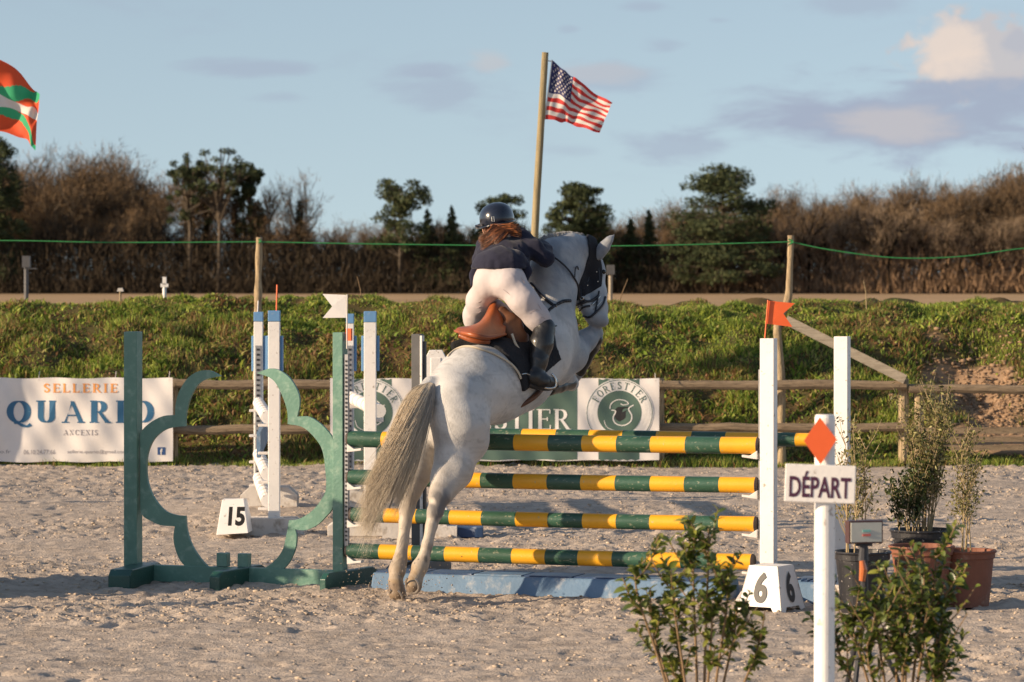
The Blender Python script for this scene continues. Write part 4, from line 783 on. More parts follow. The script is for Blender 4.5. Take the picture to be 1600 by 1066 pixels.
# ---------------------------------------------------------------- departure sign
YS = 13.0; bx = P(1289, 0, YS)[0]; top = P(1289, 648, YS)[2]
ds = thing('departure_sign', (bx, YS, 0), 'white signpost with a DÉPART board and an orange diamond in the right foreground', 'sign')
obj('post', tube([(bx-.004, YS, -.1), (bx, YS, top-.012), (bx, YS, top)], [.039, .0385, .034], 22), M['white'], ds, smooth=False)
bd_c = P(1281.5, 756, YS-.05); aS = np.array([cos(.05), sin(.05)*0, -.035]); aS /= np.linalg.norm(aS); nS = np.array([0, -1., 0]); uS = np.cross(aS, [0, 1., 0]); uS = uS if uS[2] > 0 else -uS
sb_ = obj('sign_board', box(bd_c, (110/FPX*YS, .006, 59/FPX*YS), [aS, np.array([0, 1., 0]), uS]), M['white'], ds); bev(sb_, .003)
v, f = text_mesh('DÉPART', .022); H2 = 41/FPX*YS; W2 = 96/FPX*YS; obj('lettering', ([bd_c+nS*.0045+aS*(x/v[:, 0].max()-.5)*W2+uS*(y-.53)*H2 for x, y in v], f), M['ink'], sb_)
dc = P(1282, 689, YS-.052); obj('diamond', prism([(0, -37/FPX*YS), (25.5/FPX*YS, 2/FPX*YS), (-1/FPX*YS, 37/FPX*YS), (-26/FPX*YS, 0)], dc, (1, 0, 0), (0, 0, 1), (0, -1, 0), .004), M['redflat'], ds)
# photocell on a tripod
YT = 15.0; tp = thing('timing_device', (P(1352, 0, YT)[0], YT, 0), 'small pale-screened timing box with an orange handle on a black tripod behind the shrub', 'timing device')
c0 = P(1350, 831, YT); ya = rad(14); A1 = [np.array([cos(ya), sin(ya), 0]), np.array([-sin(ya), cos(ya), 0]), UP]
bev(obj('case', box(c0, (.158, .05, .1), A1), M['case'], tp), .004); obj('screen', box(c0-A1[1]*.028, (.14, .008, .084), A1), M['screen'], tp)
for q, m_ in ((.006, 'sctl'), (-.012, 'scred')): obj('screen_print', box(c0-A1[1]*.034+UP*q, (.036, .003, .009), A1), M[m_], tp)
obj('bracket', cat(box(P(1350, 851, YT), (.07, .03, .012)), tube([P(1350, 852, YT), P(1349, 876, YT)], [.018, .024], 10)), M['dark'], tp)
obj('handle', tube([P(1347, 876, YT-.02), P(1349, 890, YT-.02), P(1347, 908, YT-.02)], [.012, .018, .014], 10), M['copper'], tp)
obj('tripod_column', tube([P(1350, 876, YT), P(1351, 960, YT)], .017, 10), M['dark'], tp)
for dx, dy in ((-.08, -.12), (.28, .1), (-.1, .26)):
    a = P(1350, 948, YT); obj('leg', tube([a, [a[0]+dx, YT+dy, 0.]], [.013, .009], 8), M['dark'], tp)

# unseen wing, posts and fir added past the left edge to cast shadows
def copy_all(o, loc, rz, label):
    c = o.copy(); COL.objects.link(c); c.location = loc; c.rotation_euler = (0, 0, rz); c['label'] = label
    for ch in list(o.children): d = ch.copy(); COL.objects.link(d); d.parent = c
    return c
copy_all(wing, (-5.3, 21.3, 0), rad(25), 'green scalloped jump wing copy added outside the left edge to cast shadow into view')
copy_all(rs, (-6.6, 19.9, 0), rad(10), 'white post copy added outside the left edge for its shadow streak')
shade_fir = conifer('fir', 2.15, 1.0, 77); place_tree('fir_tree', 'small young fir added outside the left edge to shade the green wing', 'tree', shade_fir, (-4.4, 22.2, -.05), cm='needle')  # out-of-view fir put in to darken the wing's left boards
copy_all(tn, (-8.2, 29.8, 0), 0., 'white post with blue cap, copy added outside the left edge for its shadow')
# ---------------------------------------------------------------- organic bodies: smooth-blended distance field, surfaced on a grid
class SDF:
    def __init__(s): s.p = []
    def cone(s, a, b, ra, rb, k=.05, n=None, q=1.):
        s.p.append((np.asarray(a, float), np.asarray(b, float), ra, rb, k, None if n is None else np.asarray(n, float)/np.linalg.norm(n), q)); return s
    def chain(s, pts, k=.05, n=None, q=1.):
        W_ = [(P(a, b, c), r_) for a, b, c, r_ in pts]
        if len(W_) == 1: s.cone(W_[0][0], W_[0][0]+[0, 0, 1e-4], W_[0][1], W_[0][1], k, n, q)
        for (a, ra), (b, rb) in zip(W_, W_[1:]): s.cone(a, b, ra, rb, k, n, q)
        return s
    def ev(s, X, off=0., sub=None):
        D_ = np.full(X.shape[:-1], 9., np.float32)
        for a, b, ra, rb, k, n, q in (s.p if sub is None else sub):
            d = s._one(X, a, b, ra, rb, n, q); D_ = smin(D_, d, k)
        return D_-off
    def _one(s, X, a, b, ra, rb, n, q):
        pa = X-a.astype(np.float32); ba = (b-a).astype(np.float32); t = np.clip(pa@ba/max(float(ba@ba), 1e-9), 0, 1); v = pa-t[..., None]*ba
        if n is not None: nn = n.astype(np.float32); v = v+(v@nn)[..., None]*nn*(q-1)
        return np.sqrt((v*v).sum(-1))-(ra+(rb-ra)*t)
    def bbox(s, pad):
        lo = np.min([np.minimum(a-ra, b-rb) for a, b, ra, rb, *_ in s.p], 0)-pad; hi = np.max([np.maximum(a+ra, b+rb) for a, b, ra, rb, *_ in s.p], 0)+pad; return lo, hi
    def surface(s, h, fn=None, box_=None, off=0.):
        lo, hi = s.bbox(max(.03, off+2*h)) if box_ is None else box_
        n = np.ceil((hi-lo)/h).astype(int)+1; ax = [lo[i]+h*np.arange(n[i]) for i in range(3)]
        D_ = np.full(n, 9., np.float32)
        for a, b, ra, rb, k, nn, q in s.p:
            m = k+3*h+off; l = np.minimum(a-ra, b-rb)-m; u = np.maximum(a+ra, b+rb)+m
            i0 = np.clip(np.floor((l-lo)/h).astype(int), 0, n-1); i1 = np.clip(np.ceil((u-lo)/h).astype(int)+1, 1, n)
            if (i1 <= i0).any(): continue
            X = np.stack(np.meshgrid(*[ax[i][i0[i]:i1[i]].astype(np.float32) for i in range(3)], indexing='ij'), -1)
            sl = tuple(slice(i0[i], i1[i]) for i in range(3)); D_[sl] = smin(D_[sl], s._one(X, a, b, ra, rb, nn, q), k)
        D_ -= off
        if fn is not None:
            X = np.stack(np.meshgrid(*[a_.astype(np.float32) for a_ in ax], indexing='ij'), -1); D_ = fn(X, D_)
        D_[[0, -1]] = 9; D_[:, [0, -1]] = 9; D_[:, :, [0, -1]] = 9
        return nets(D_, lo, h)
def smin(a, b, k):
    if k <= 0: return np.minimum(a, b)
    h = np.clip(.5+.5*(b-a)/k, 0, 1); return b*(1-h)+a*h-k*h*(1-h)
def nets(D_, lo, h):
    S = D_ < 0; n = np.array(D_.shape)-1; c = [(i, j, k) for i in (0, 1) for j in (0, 1) for k in (0, 1)]
    cnt = sum(S[i:i+n[0], j:j+n[1], k:k+n[2]].astype(np.int8) for i, j, k in c); idx = np.argwhere((cnt > 0) & (cnt < 8))
    acc = np.zeros((len(idx), 3)); w = np.zeros(len(idx))
    for a in c:
        for d in range(3):
            if a[d]: continue
            b = list(a); b[d] = 1; va = D_[tuple((idx+a).T)]; vb = D_[tuple((idx+b).T)]; x = (va < 0) != (vb < 0)
            t = np.where(x, va/np.where(x, va-vb, 1), 0); p = np.tile(np.array(a, float), (len(idx), 1)); p[:, d] += t; acc[x] += p[x]; w[x] += 1
    V = lo+h*(idx+acc/w[:, None]); ID = -np.ones(n, int); ID[tuple(idx.T)] = np.arange(len(idx)); F = []
    for d in range(3):
        e, f = [(1, 2), (2, 0), (0, 1)][d]; sl = [slice(None)]*3; s0 = list(sl); s1 = list(sl); s0[d] = slice(0, -1); s1[d] = slice(1, None)
        A, B = S[tuple(s0)], S[tuple(s1)]; ed = np.argwhere(A != B); ed = ed[(ed[:, e] > 0) & (ed[:, f] > 0)]; sg = A[tuple(ed.T)]
        q = []
        for oe, of in ((1, 1), (0, 1), (0, 0), (1, 0)): k = ed.copy(); k[:, e] -= oe; k[:, f] -= of; q.append(ID[tuple(np.minimum(k, n-1).T)])
        q = np.stack(q, 1); q[~sg] = q[~sg][:, ::-1]; F.append(q)
    return V, np.concatenate(F)
def relax(V, F, it=2, lam=.5):
    for _ in range(it):
        a = np.zeros_like(V); c = np.zeros(len(V))
        for i in range(4): np.add.at(a, F[:, i], V[F[:, (i+1) % 4]]+V[F[:, (i-1) % 4]]); np.add.at(c, F[:, i], 2)
        V = V+lam*(a/np.maximum(c, 1)[:, None]-V)
    return V, F
def hit(sdf, px, py, off=0., y0=20.5, y1=24.5):
    ys = np.arange(y0, y1, .008); X = np.stack([(px-800)/FPX*ys, ys, CAMH-(py-HOR)/FPX*ys], 1); d = sdf.ev(X.astype(np.float32)); k = np.argmax(d < off)
    if not (d < off).any(): k = int(np.argmin(d))
    return X[k]
def strands(C, r_, n):
    """C (N,4,3) bezier control points -> 3-sided tapering tubes"""
    N_ = len(C); t = np.linspace(0, 1, n)[None, :, None]; C = np.asarray(C)
    p = (1-t)**3*C[:, None, 0]+3*t*(1-t)**2*C[:, None, 1]+3*t*t*(1-t)*C[:, None, 2]+t**3*C[:, None, 3]
    d = np.gradient(p, axis=1); d /= np.linalg.norm(d, axis=2)[..., None]+1e-9; a = np.cross(d, [.3, .9, .2]); a /= np.linalg.norm(a, axis=2)[..., None]+1e-9; b = np.cross(d, a)
    w = np.broadcast_to(np.asarray(r_).reshape(-1, 1, 1), (N_, 1, 1))*np.interp(np.linspace(0, 1, n), [0, .6, 1], [1, .8, .15])[None, :, None]
    V = np.stack([p+(a*cos(q)+b*sin(q))*w for q in (0, 2.094, 4.189)], 2); i = (np.arange(N_)[:, None]*n+np.arange(n-1)[None, :]).ravel()*3
    F = np.concatenate([np.stack([i+k, i+(k+1) % 3, i+3+(k+1) % 3, i+3+k], 1) for k in range(3)]); return V.reshape(-1, 3), F
LAT = np.array([.77, -.64, 0]); FWD = np.array([.6, .68, .42]); FWD /= np.linalg.norm(FWD)
# ---- horse
H = SDF(); trunk = []
H.chain([(702, 655, 21.82, .17), (715, 632, 21.92, .205), (735, 612, 22.05, .235)], .06)
H.chain([(735, 606, 22.05, .225), (775, 594, 22.3, .215), (812, 577, 22.55, .22)], .1)
H.chain([(812, 577, 22.55, .225), (835, 548, 22.7, .23), (852, 525, 22.82, .19)], .1)
H.chain([(700, 604, 21.88, .12), (735, 578, 22.05, .12), (775, 570, 22.25, .14)], .08)      # croup and loin
H.chain([(852, 525, 22.82, .185), (868, 552, 22.88, .15), (870, 578, 22.85, .1)], .09)        # chest
H.chain([(812, 600, 22.5, .17), (775, 622, 22.25, .16)], .1)                                  # belly
H.chain([(853, 500, 22.85, .185), (859, 458, 22.93, .16), (873, 420, 23.06, .138), (895, 400, 23.2, .118)], .09)
H.chain([(852, 430, 22.92, .12), (862, 402, 23.0, .115), (888, 389, 23.12, .09), (912, 390, 23.24, .085)], .07)   # crest
HD = SDF()
HD.chain([(917, 395, 23.27, .085), (920, 425, 23.28, .1), (919, 444, 23.27, .095)], .05)
HD.chain([(920, 420, 23.3, .095), (930, 458, 23.2, .075), (935, 482, 23.12, .06), (936, 496, 23.08, .058)], .03)
HD.chain([(905, 450, 23.15, .066), (910, 468, 23.08, .05), (923, 494, 23.05, .045)], .03)    # jaw
HD.chain([(929, 497, 23.05, .052), (942, 502, 23.05, .04)], .02)
EARS = [((936, 398, 23.18, .04), (944, 386, 23.16, .04), (952, 375, 23.15, .026), (962, 364, 23.16, .003)), ((909, 381, 23.35, .026), (911, 376, 23.36, .022), (912, 369, 23.37, .005))]
for q in EARS: HD.chain(q, .02, n=(.35, .9, 0), q=1.5)
H.p += HD.p
# near (right) hind leg
H.chain([(712, 635, 21.82, .19), (722, 668, 21.78, .165), (731, 690, 21.8, .125)], .07)
H.chain([(724, 692, 21.78, .13), (712, 738, 21.68, .095), (692, 776, 21.56, .062)], .06)
H.chain([(704, 690, 21.72, .1), (690, 745, 21.62, .06), (679, 776, 21.52, .04)], .05)
H.chain([(687, 778, 21.53, .058), (680, 800, 21.5, .05), (674, 822, 21.48, .036), (668, 850, 21.46, .034), (661, 876, 21.45, .04), (656, 886, 21.44, .05), (652, 898, 21.42, .042)], .02)
H.chain([(650, 902, 21.42, .046), (646, 916, 21.38, .054)], .012)
# far (left) hind leg
H.chain([(690, 640, 22.0, .16), (674, 672, 21.98, .13), (664, 700, 21.93, .105)], .07)
H.chain([(668, 690, 21.92, .11), (656, 735, 21.85, .08), (645, 770, 21.78, .056)], .05)
H.chain([(656, 700, 21.85, .07), (646, 745, 21.8, .05), (635, 778, 21.74, .036)], .04)
H.chain([(641, 772, 21.76, .054), (636, 795, 21.74, .05), (633, 818, 21.72, .038), (630, 845, 21.7, .035), (625, 876, 21.68, .044), (621, 890, 21.66, .052), (619, 903, 21.64, .045)], .02)
H.chain([(618, 908, 21.62, .047), (621, 928, 21.56, .056)], .012)
# forelegs folded
H.chain([(872, 560, 22.86, .12), (893, 556, 22.92, .1), (915, 532, 23.05, .066), (930, 521, 23.12, .052)], .05)
H.chain([(930, 522, 23.13, .05), (926, 540, 23.2, .036), (912, 565, 23.25, .034), (906, 576, 23.27, .04)], .02)
H.chain([(905, 580, 23.27, .042), (897, 588, 23.27, .048)], .012)
H.chain([(878, 585, 23.0, .08), (893, 600, 23.15, .05)], .05)
H.chain([(893, 598, 23.12, .045), (874, 602, 22.98, .034), (857, 607, 22.86, .042)], .02)
H.chain([(852, 611, 22.84, .044), (838, 620, 22.78, .055)], .012)
H.chain([(672, 600, 21.78, .05), (662, 612, 21.72, .045), (652, 640, 21.66, .035)], .03)   # dock of the tail
hx = P(715, 0, 21.9); horse = thing('horse', (hx[0], 21.9, 0), 'light grey horse seen from behind, taking off over the yellow and green striped poles', 'horse')
V, F = H.surface(.0105); V, F = relax(V, F, 2)
x, y, z = V.T; dap = vnoise(x*1+z*.7, z+y, .05, 60)*.6+vnoise(x+y, z, .018, 61)*.4; c = np.array([.52, .51, .5])*(1-.2*sst(.5, .8, dap)[:, None])
fl = sst(.5, .9, vnoise(x-y, z*1.2, .012, 62))[:, None]; c = c*(1-.16*fl*sst(.3, .7, vnoise(x+z, y-z, .15, 66))[:, None]); c = c*(1-.14*sst(.45, .75, vnoise(x*.8-y*.5, z+x*.3, .09, 67))[:, None])
rear = (y < 22.0); pyv = HOR+(CAMH-z)/y*FPX
def mixc(c, m, k): return c*(1-m[:, None])+np.array(k)*m[:, None]
c = mixc(c, sst(1.05, .6, z)*rear*.6, (.42, .34, .255)); nz = vnoise(x*1.3+y, z, .04, 63)
hock = np.exp(-((x-P(688, 0, 21.5)[0])/.06)**2-((z-P(0, 790, 21.5)[2])/.085)**2)*(x > P(664, 0, 21.6)[0]); c = mixc(c, np.clip(hock*2.2*sst(.15, .5, nz), 0, .9), (.11, .105, .11))
hk2 = np.exp(-((x-P(640, 0, 21.7)[0])/.06)**2-((z-P(0, 785, 21.7)[2])/.06)**2); c = mixc(c, np.clip(hk2*.8*sst(.3, .6, nz), 0, .6), (.3, .26, .22))
c = mixc(c, sst(.4, .2, z)*rear*(.6+.4*sst(.3, .7, nz)), (.27, .195, .12)); hn = vnoise(x*2, z, .02, 68); c = mixc(c, sst(.13, .11, z)*rear*(.7+.3*hn), (.17, .12, .08))
c = mixc(c, np.exp(-((z-.3)/.06)**2)*rear*(x > P(655, 0, 21.5)[0])*sst(.45, .6, nz)*.8, (.1, .09, .08))
c = mixc(c, np.exp(-((x-P(684, 0, 21.8)[0])/.05)**2-((z-P(0, 690, 21.8)[2])/.09)**2)*.7*(y < 22.1), (.28, .24, .21))
# muzzle, dark skin round nostril and eye; hooves of the folded legs
def near(p, r_): return np.exp(-(((V-p)**2).sum(1))/r_**2)
c = mixc(c, np.clip(near(P(945, 506, 23.0), .045)*1.1, 0, .75), (.16, .14, .14)); c = mixc(c, np.clip(near(P(931, 511, 23.0), .025), 0, .5), (.3, .22, .19)); c = mixc(c, np.clip(near(P(945, 425, 23.2), .035)*1.2, 0, .8), (.14, .13, .13))
c = mixc(c, near(P(838, 620, 22.78), .07)*.9, (.2, .17, .15)); c = mixc(c, near(P(862, 606, 22.88), .07)*.8, (.13, .12, .12)); c = mixc(c, near(P(900, 587, 23.2), .07), (.1, .09, .09))
neck_shade = sst(22.6, 22.85, y)*sst(1.2, 1.5, z); nd = sst(.25, .75, vnoise(x*1.2, z+y*.4, .07, 64)*.7+vnoise(x+y, z, .025, 65)*.3)  # rider's shade on neck and chest painted into the grey coat tint
c = mixc(c, neck_shade*(.6+.4*nd), (.19, .21, .245)); c = mixc(c, .75*near(P(940, 440, 23.15), .09), (.5, .5, .5)); c = mixc(c, .7*near(P(938, 480, 23.05), .08), (.5, .49, .48))
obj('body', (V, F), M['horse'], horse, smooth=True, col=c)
# shoes
def shoe(px, py, Y, nrm, r_=.055):
    c_ = P(px, py, Y); nrm = np.array(nrm, float); nrm /= np.linalg.norm(nrm); a, b = frame_along(nrm)
    if b[2] > 0: b = -b
    a = np.cross(nrm, b); pts = [c_+nrm*.0+b*cos(t)*r_*1.08+a*sin(t)*r_*.88 for t in np.linspace(-2.5, 2.5, 22)]; obj('horseshoe', tube(pts, .007, 6), M['shoe'], horse)
shoe(644, 914, 21.33, (-.35, -.75, -.3), .05); shoe(619, 932, 21.52, (-.5, -.75, -.45), .05); shoe(836, 622, 22.73, (-.3, -.85, -.4), .052)
# tail
r = np.random.RandomState(3); n = 9000; a = r.uniform(-1, 1, n); bz = r.normal(0, 1, n); ln = np.clip(r.normal(1, .14, n), .55, 1.25); lk = np.floor(a*7+r.normal(0, .12, n)); lo_ = r.normal(0, 1, 60)[(lk+20).astype(int).clip(0, 59)]
def PP(px, py, Y): return np.stack([(px-800)/FPX*Y, Y+0*px, CAMH-(py-HOR)/FPX*Y], -1)
o1 = np.ones(n); Yt = 21.6+lo_*.02+r.normal(0, .012, n)
P0 = PP(671+9*a, 597+3*np.abs(a)+r.uniform(0, 16, n), 21.7+.04*r.normal(size=n)*0+.0*a); P1 = PP(650+30*a+bz*1, 612+10*a+bz*1, 21.54+.07*np.abs(a))
P2_ = PP(628+27*a+lo_*3+bz*1.6, 712-6*a+bz*2+(ln-1)*60, Yt-.06); ex = 583+27*a+lo_*5+bz*5-r.rand(n)*24*(a < .3)*r.rand(n); ey = 800-22*a+lo_*9+bz*8+(ln-1)*150
P3 = PP(ex, ey, Yt-.08); fr_ = (.3+.68*r.rand(n)**.85*(1-.12*a))[:, None]; P3 = P2_+(P3-P2_)*fr_
Vt, Ft = strands(np.stack([P0, P1, P2_, P3], 1), r.uniform(.0007, .0016, n), 14)
cream, gry = np.array([.58, .49, .37]), np.array([.25, .23, .21]); t_ = np.linspace(0, 1, 14)[None, :]; kk = np.clip(sst(-.3, .9, a+lo_*.25)[:, None]*(1-sst(.35, .75, t_)), 0, 1)*.8+.15*r.rand(n, 1)
ct = (cream*(1-kk[..., None])+gry*kk[..., None])*r.uniform(.75, 1.2, (n, 1, 1)); obj('tail', (Vt, Ft), M['hair'], horse, col=np.repeat(ct.reshape(-1, 3), 3, 0), smooth=True)
# mane tufts along the crest
n = 700; u = r.rand(n); cr = spline([P(836, 408, 22.9), P(845, 384, 22.95), P(862, 372, 23.0), P(890, 367, 23.12), P(914, 372, 23.25), P(926, 386, 23.2)], 200)[(u*199).astype(int)]
q = np.floor(u*22); ang = r.normal(0, .5, 40)[q.astype(int)]; up = np.stack([-.01+.012*ang, -.01*np.ones(n), .018+.008*r.rand(n)], 1)
C = np.stack([cr-[0, 0, .02]+r.normal(0, .006, (n, 3)), cr+up*.6, cr+up*1.1+r.normal(0, .004, (n, 3)), cr+up*1.0+np.stack([-.016*np.ones(n)+.01*r.normal(size=n), 0*u, -.002*np.ones(n)], 1)], 1)
Vm, Fm = strands(C, r.uniform(.0012, .0025, n), 6); obj('mane', (Vm, Fm), M['hair'], horse, col=np.repeat(np.array([.4, .4, .41])*r.uniform(.5, 1.3, (n, 1)), 18, 0))
n = 260; r = np.random.RandomState(12); q = P(628, 0, 21.5); ctr = np.stack([q[0]+r.normal(0, .22, n), 21.5+r.normal(0, .15, n), np.abs(r.normal(.02, .13, n))], 1); sz_ = r.uniform(.0025, .007, n)
V = (ctr[:, None]+np.array([(1, 0, -.7), (-1, 0, -.7), (0, 1, .7), (0, -1, .7)])[None]*sz_[:, None, None]).reshape(-1, 3); F = (np.arange(n)[:, None, None]*4+np.array([(0, 1, 2), (0, 3, 1), (0, 2, 3), (1, 3, 2)])[None]).reshape(-1, 3)
tag(obj('kicked_sand', (V, F), M['clod']), 'grains of sand kicked up round the hind hooves of the horse', 'sand', kind='stuff')
# tack
def strap(pts, r_, name, m='strap', lift=.009, n=24, flat=1.):
    q = [hit(H, a, b) for a, b in pts]; q = spline(q, n); q = np.array([hit(H, 800+p[0]/p[1]*FPX, HOR+(CAMH-p[2])/p[1]*FPX) for p in q]); q[:, 1] -= lift
    return obj(name, tube(q, r_, 8), M[m], horse, smooth=True)
strap([(829, 443), (843, 459), (858, 472), (866, 478)], .011, 'breastplate_strap'); strap([(866, 478), (880, 471), (892, 470)], .011, 'breastplate_strap'); strap([(866, 478), (856, 490), (864, 520), (868, 545)], .01, 'breastplate_strap')
obj('breastplate_ring', tube([hit(H, 866, 478)+[.016*cos(t), -.008, .016*sin(t)] for t in np.linspace(0, 2*pi, 14)], .004, 6), M['steel'], horse)
# rein from the hand to the bit
ra = [hit(H, a_, b_)-[0, .025, 0] for a_, b_ in ((856, 396), (870, 405), (884, 417), (895, 431), (903, 446), (906, 466))]
obj('rein', tube(spline(ra, 30), .0065, 6), M['strap'], horse, smooth=True); obj('rein', tube(spline([hit(H, a_, b_)-[0, .025, 0] for a_, b_ in ((898, 434), (899, 420), (903, 418), (906, 440), (908, 464))], 20), .0045, 6), M['strap'], horse)
# ear bonnet: thin cloth shell over poll, forehead and cheek
BN = SDF(); BN.p = list(HD.p[:6])+[p for p in H.p if p[0][2] > 2.05 and not any(p is q_ for q_ in HD.p)]; EAR = SDF(); EAR.p = HD.p[-5:]
mB = np.array([.93, .1, .12])
def bonnet_fn(X, D_):
    cc0 = P(917, 415, 23.2).astype(np.float32); zz_ = [P(0, q_, 23.15)[2] for q_ in (462, 450, 430, 415, 400, 380, 360)]; xx_ = [P(q_, 0, 23.15)[0] for q_ in (896, 899, 905, 914, 920, 919, 915)]; xr_ = [P(q_, 0, 23.15)[0] for q_ in (939, 940, 942, 941, 938, 934, 930)]; d2 = np.interp(X[..., 2], zz_, xx_)-X[..., 0]; d3 = (X[..., 0]-np.interp(X[..., 2], zz_, xr_))*.9; d2 = np.maximum(d2, d3); low = P(0, 459, 23.2)[2]-X[..., 2]+ (X[..., 0]-P(920, 0, 23.2)[0])*.6; return np.maximum(np.maximum(D_, d2*.8), low)
Vb, Fb = BN.surface(.008, bonnet_fn, off=.009); Vb, Fb = relax(Vb, Fb, 2); bo = obj('ear_bonnet', (Vb, Fb), M['bonnet'], horse, smooth=True)
def htube(pts, r_, name, m='strap', n=20, lift=.006):
    q = [hit(HD, a, b, .004) for a, b in pts]; q = spline(q, n); q[:, 1] -= lift; return obj(name, tube(q, r_, 6), M[m], horse, smooth=True)
htube([(904, 462), (914, 470), (924, 470), (935, 462)], .009, 'noseband'); htube([(911, 494), (920, 496), (930, 489), (942, 476), (946, 464)], .008, 'noseband')
htube([(900, 425), (903, 445), (905, 463), (909, 478)], .008, 'cheek_strap'); htube([(936, 455), (934, 466), (930, 488)], .006, 'cheek_strap', 'strap'); htube([(925, 476), (932, 470), (938, 462)], .005, 'cheek_strap', 'steel')
htube([(927, 483), (935, 476), (940, 470)], .004, 'cheek_strap', 'steel'); htube([(890, 466), (897, 476), (908, 474), (916, 471)], .01, 'throat_strap')
htube([(916, 378), (922, 400), (921, 430), (912, 452)], .006, 'cheek_strap'); htube([(928, 386), (934, 410), (937, 440)], .005, 'cheek_strap')
htube([(905, 486), (912, 480), (922, 478)], .007, 'noseband')
for a, b in ((928, 412), (932, 425), (934, 440), (918, 446)): c_ = hit(HD, a, b, .01)-[0, .006, 0]; obj('stud', lathe([(.001, -.005), (.005, -.003), (.005, .003), (.001, .005)], c_, 8), M['steel'], horse)
for a, b in ((893, 474), (902, 478), (909, 466)): c_ = hit(HD, a, b, .004)-[0, .012, 0]; obj('buckle', tube([c_+[.011*cos(t), 0, .011*sin(t)] for t in np.linspace(0, 2*pi, 12)], .003, 5), M['steel'], horse)
ec = hit(HD, 943, 425, .002); obj('eye', lathe([(.001, -.017), (.012, -.012), (.017, 0), (.012, .012), (.001, .017)], ec, 14), M['eye'], horse, smooth=True)
# girth and stirrup-side belly strap
obj('girth', tube(spline([P(792, 641, 22.2), P(812, 634, 22.18), P(835, 620, 22.24), P(850, 604, 22.34), P(862, 590, 22.45)], 20), [.012+.006*sin(pi*i/19) for i in range(20)], 8), M['flap'], horse, smooth=True)
# fore boots as shells round the cannon bones
for pts in ([(931, 530, 23.12, .048), (926, 541, 23.19, .046), (913, 563, 23.24, .045), (905, 578, 23.26, .05)], [(890, 598, 23.08, .05), (874, 603, 22.95, .045), (858, 607, 22.84, .05)]):
    B_ = SDF().chain(pts, .02); Vb, Fb = B_.surface(.007); obj('leg_boot', relax(Vb, Fb, 1), M['boot'], horse, smooth=True)
# ---- saddle cloth and saddle
ux = FWD.astype(np.float32)
sdl = thing('saddle_pad', hit(H, 775, 560), 'black fleece-topped saddle cloth with cream piping under the saddle', 'saddle pad'); TR_ = SDF(); TR_.p = [p for p in H.p[:14]]
F2 = np.array([.62, .7, .35]); F2 /= np.linalg.norm(F2); pa_, pb_ = P(738, 548, 22.15), P(862, 470, 22.8)
def pad_fn(X, D_):
    # between a rear plane and a front plane across the back, down to a curved lower edge on both flanks
    u = ((X-pa_.astype(np.float32))@F2.astype(np.float32)); lat = (X-P(790, 540, 22.45).astype(np.float32))@LAT.astype(np.float32); Zd = X[..., 2]-(P(0, 590, 22.3)[2]+.42*(u-.3))
    return np.maximum(np.maximum(np.maximum(D_, -(u-.03-.25*np.abs(lat)**1.2)), u-.56), -Zd)
Vp, Fp = TR_.surface(.009, pad_fn, off=.022); Vp, Fp = relax(Vp, Fp, 2); obj('cloth', (Vp, Fp), M['pad'], sdl, smooth=True)
def ptube(pts, r_, name, m, par, n=30, sdf=None, lift=.02, k=8):
    q = [hit(sdf, a, b, .0) if sdf is not None else None for a, b in pts]; q = spline(q, n); q[:, 1] -= lift; return obj(name, tube(q, r_, k), M[m], par, smooth=True)
ptube([(700, 556), (712, 546), (728, 541), (748, 544), (775, 554), (798, 568), (810, 582), (814, 592)], .0075, 'piping', 'pipe', sdl, sdf=H, lift=.03)
FL = SDF().chain([(712, 541, 22.2, .035), (745, 534, 22.22, .05), (785, 520, 22.4, .06), (815, 520, 22.4, .055)], .04); FL.chain([(745, 534, 22.2, .05), (800, 545, 22.28, .05), (822, 570, 22.35, .035)], .05)
Vp, Fp = FL.surface(.009); obj('fleece_edge', relax(Vp, Fp, 1), M['fleece'], sdl, smooth=True)
sad = thing('saddle', P(770, 515, 22.3), 'tan leather jumping saddle with a raised cantle and brown flap, under the rider', 'saddle')
RW = [[(711, 516, 22.2), (735, 521, 22.02), (762, 526, 22.04), (790, 521, 22.2)], [(718, 511, 22.22), (742, 512, 22.1), (765, 515, 22.12), (790, 512, 22.25)], [(742, 508, 22.35), (755, 500, 22.25), (768, 502, 22.22), (790, 505, 22.33)],
      [(755, 496, 22.42), (763, 487, 22.36), (773, 488, 22.33), (794, 497, 22.42)], [(763, 481, 22.5), (768, 474, 22.48), (777, 475, 22.45), (799, 490, 22.5)], [(766, 472, 22.6), (771, 466, 22.6), (781, 469, 22.58), (803, 485, 22.6)]]
G1 = np.array([spline([P(*q) for q in rw], 24) for rw in RW]); G2 = np.stack([spline(G1[:, i], 30) for i in range(24)], 1); i = (np.arange(29)[:, None]*24+np.arange(23)[None, :]).ravel()
se = obj('seat', (G2.reshape(-1, 3), np.stack([i, i+1, i+25, i+24], 1)), M['saddle'], sad, smooth=True); sm_ = se.modifiers.new('s', 'SOLIDIFY'); sm_.thickness = .022; sm_.offset = -1
obj('cantle_roll', tube(G2[0]+[0, .004, -.006], [.009+.008*sin(pi*k/23) for k in range(24)], 10), M['saddle'], sad, smooth=True)
S2 = SDF().chain([(786, 488, 22.4, .04), (802, 505, 22.36, .055), (814, 530, 22.36, .05), (826, 556, 22.38, .035)], .05, n=(.5, -.85, .1), q=1.6); S2.chain([(792, 512, 22.3, .04), (808, 540, 22.32, .035)], .05, n=(.5, -.85, .1), q=1.5)
Vp, Fp = S2.surface(.007); obj('flap', relax(Vp, Fp, 2), M['flap'], sad, smooth=True)
obj('panel', cat(tube(spline([P(718, 524, 22.12), P(740, 532, 22.08), P(765, 534, 22.1)], 12), .018, 8)), M['saddle'], sad, smooth=True)
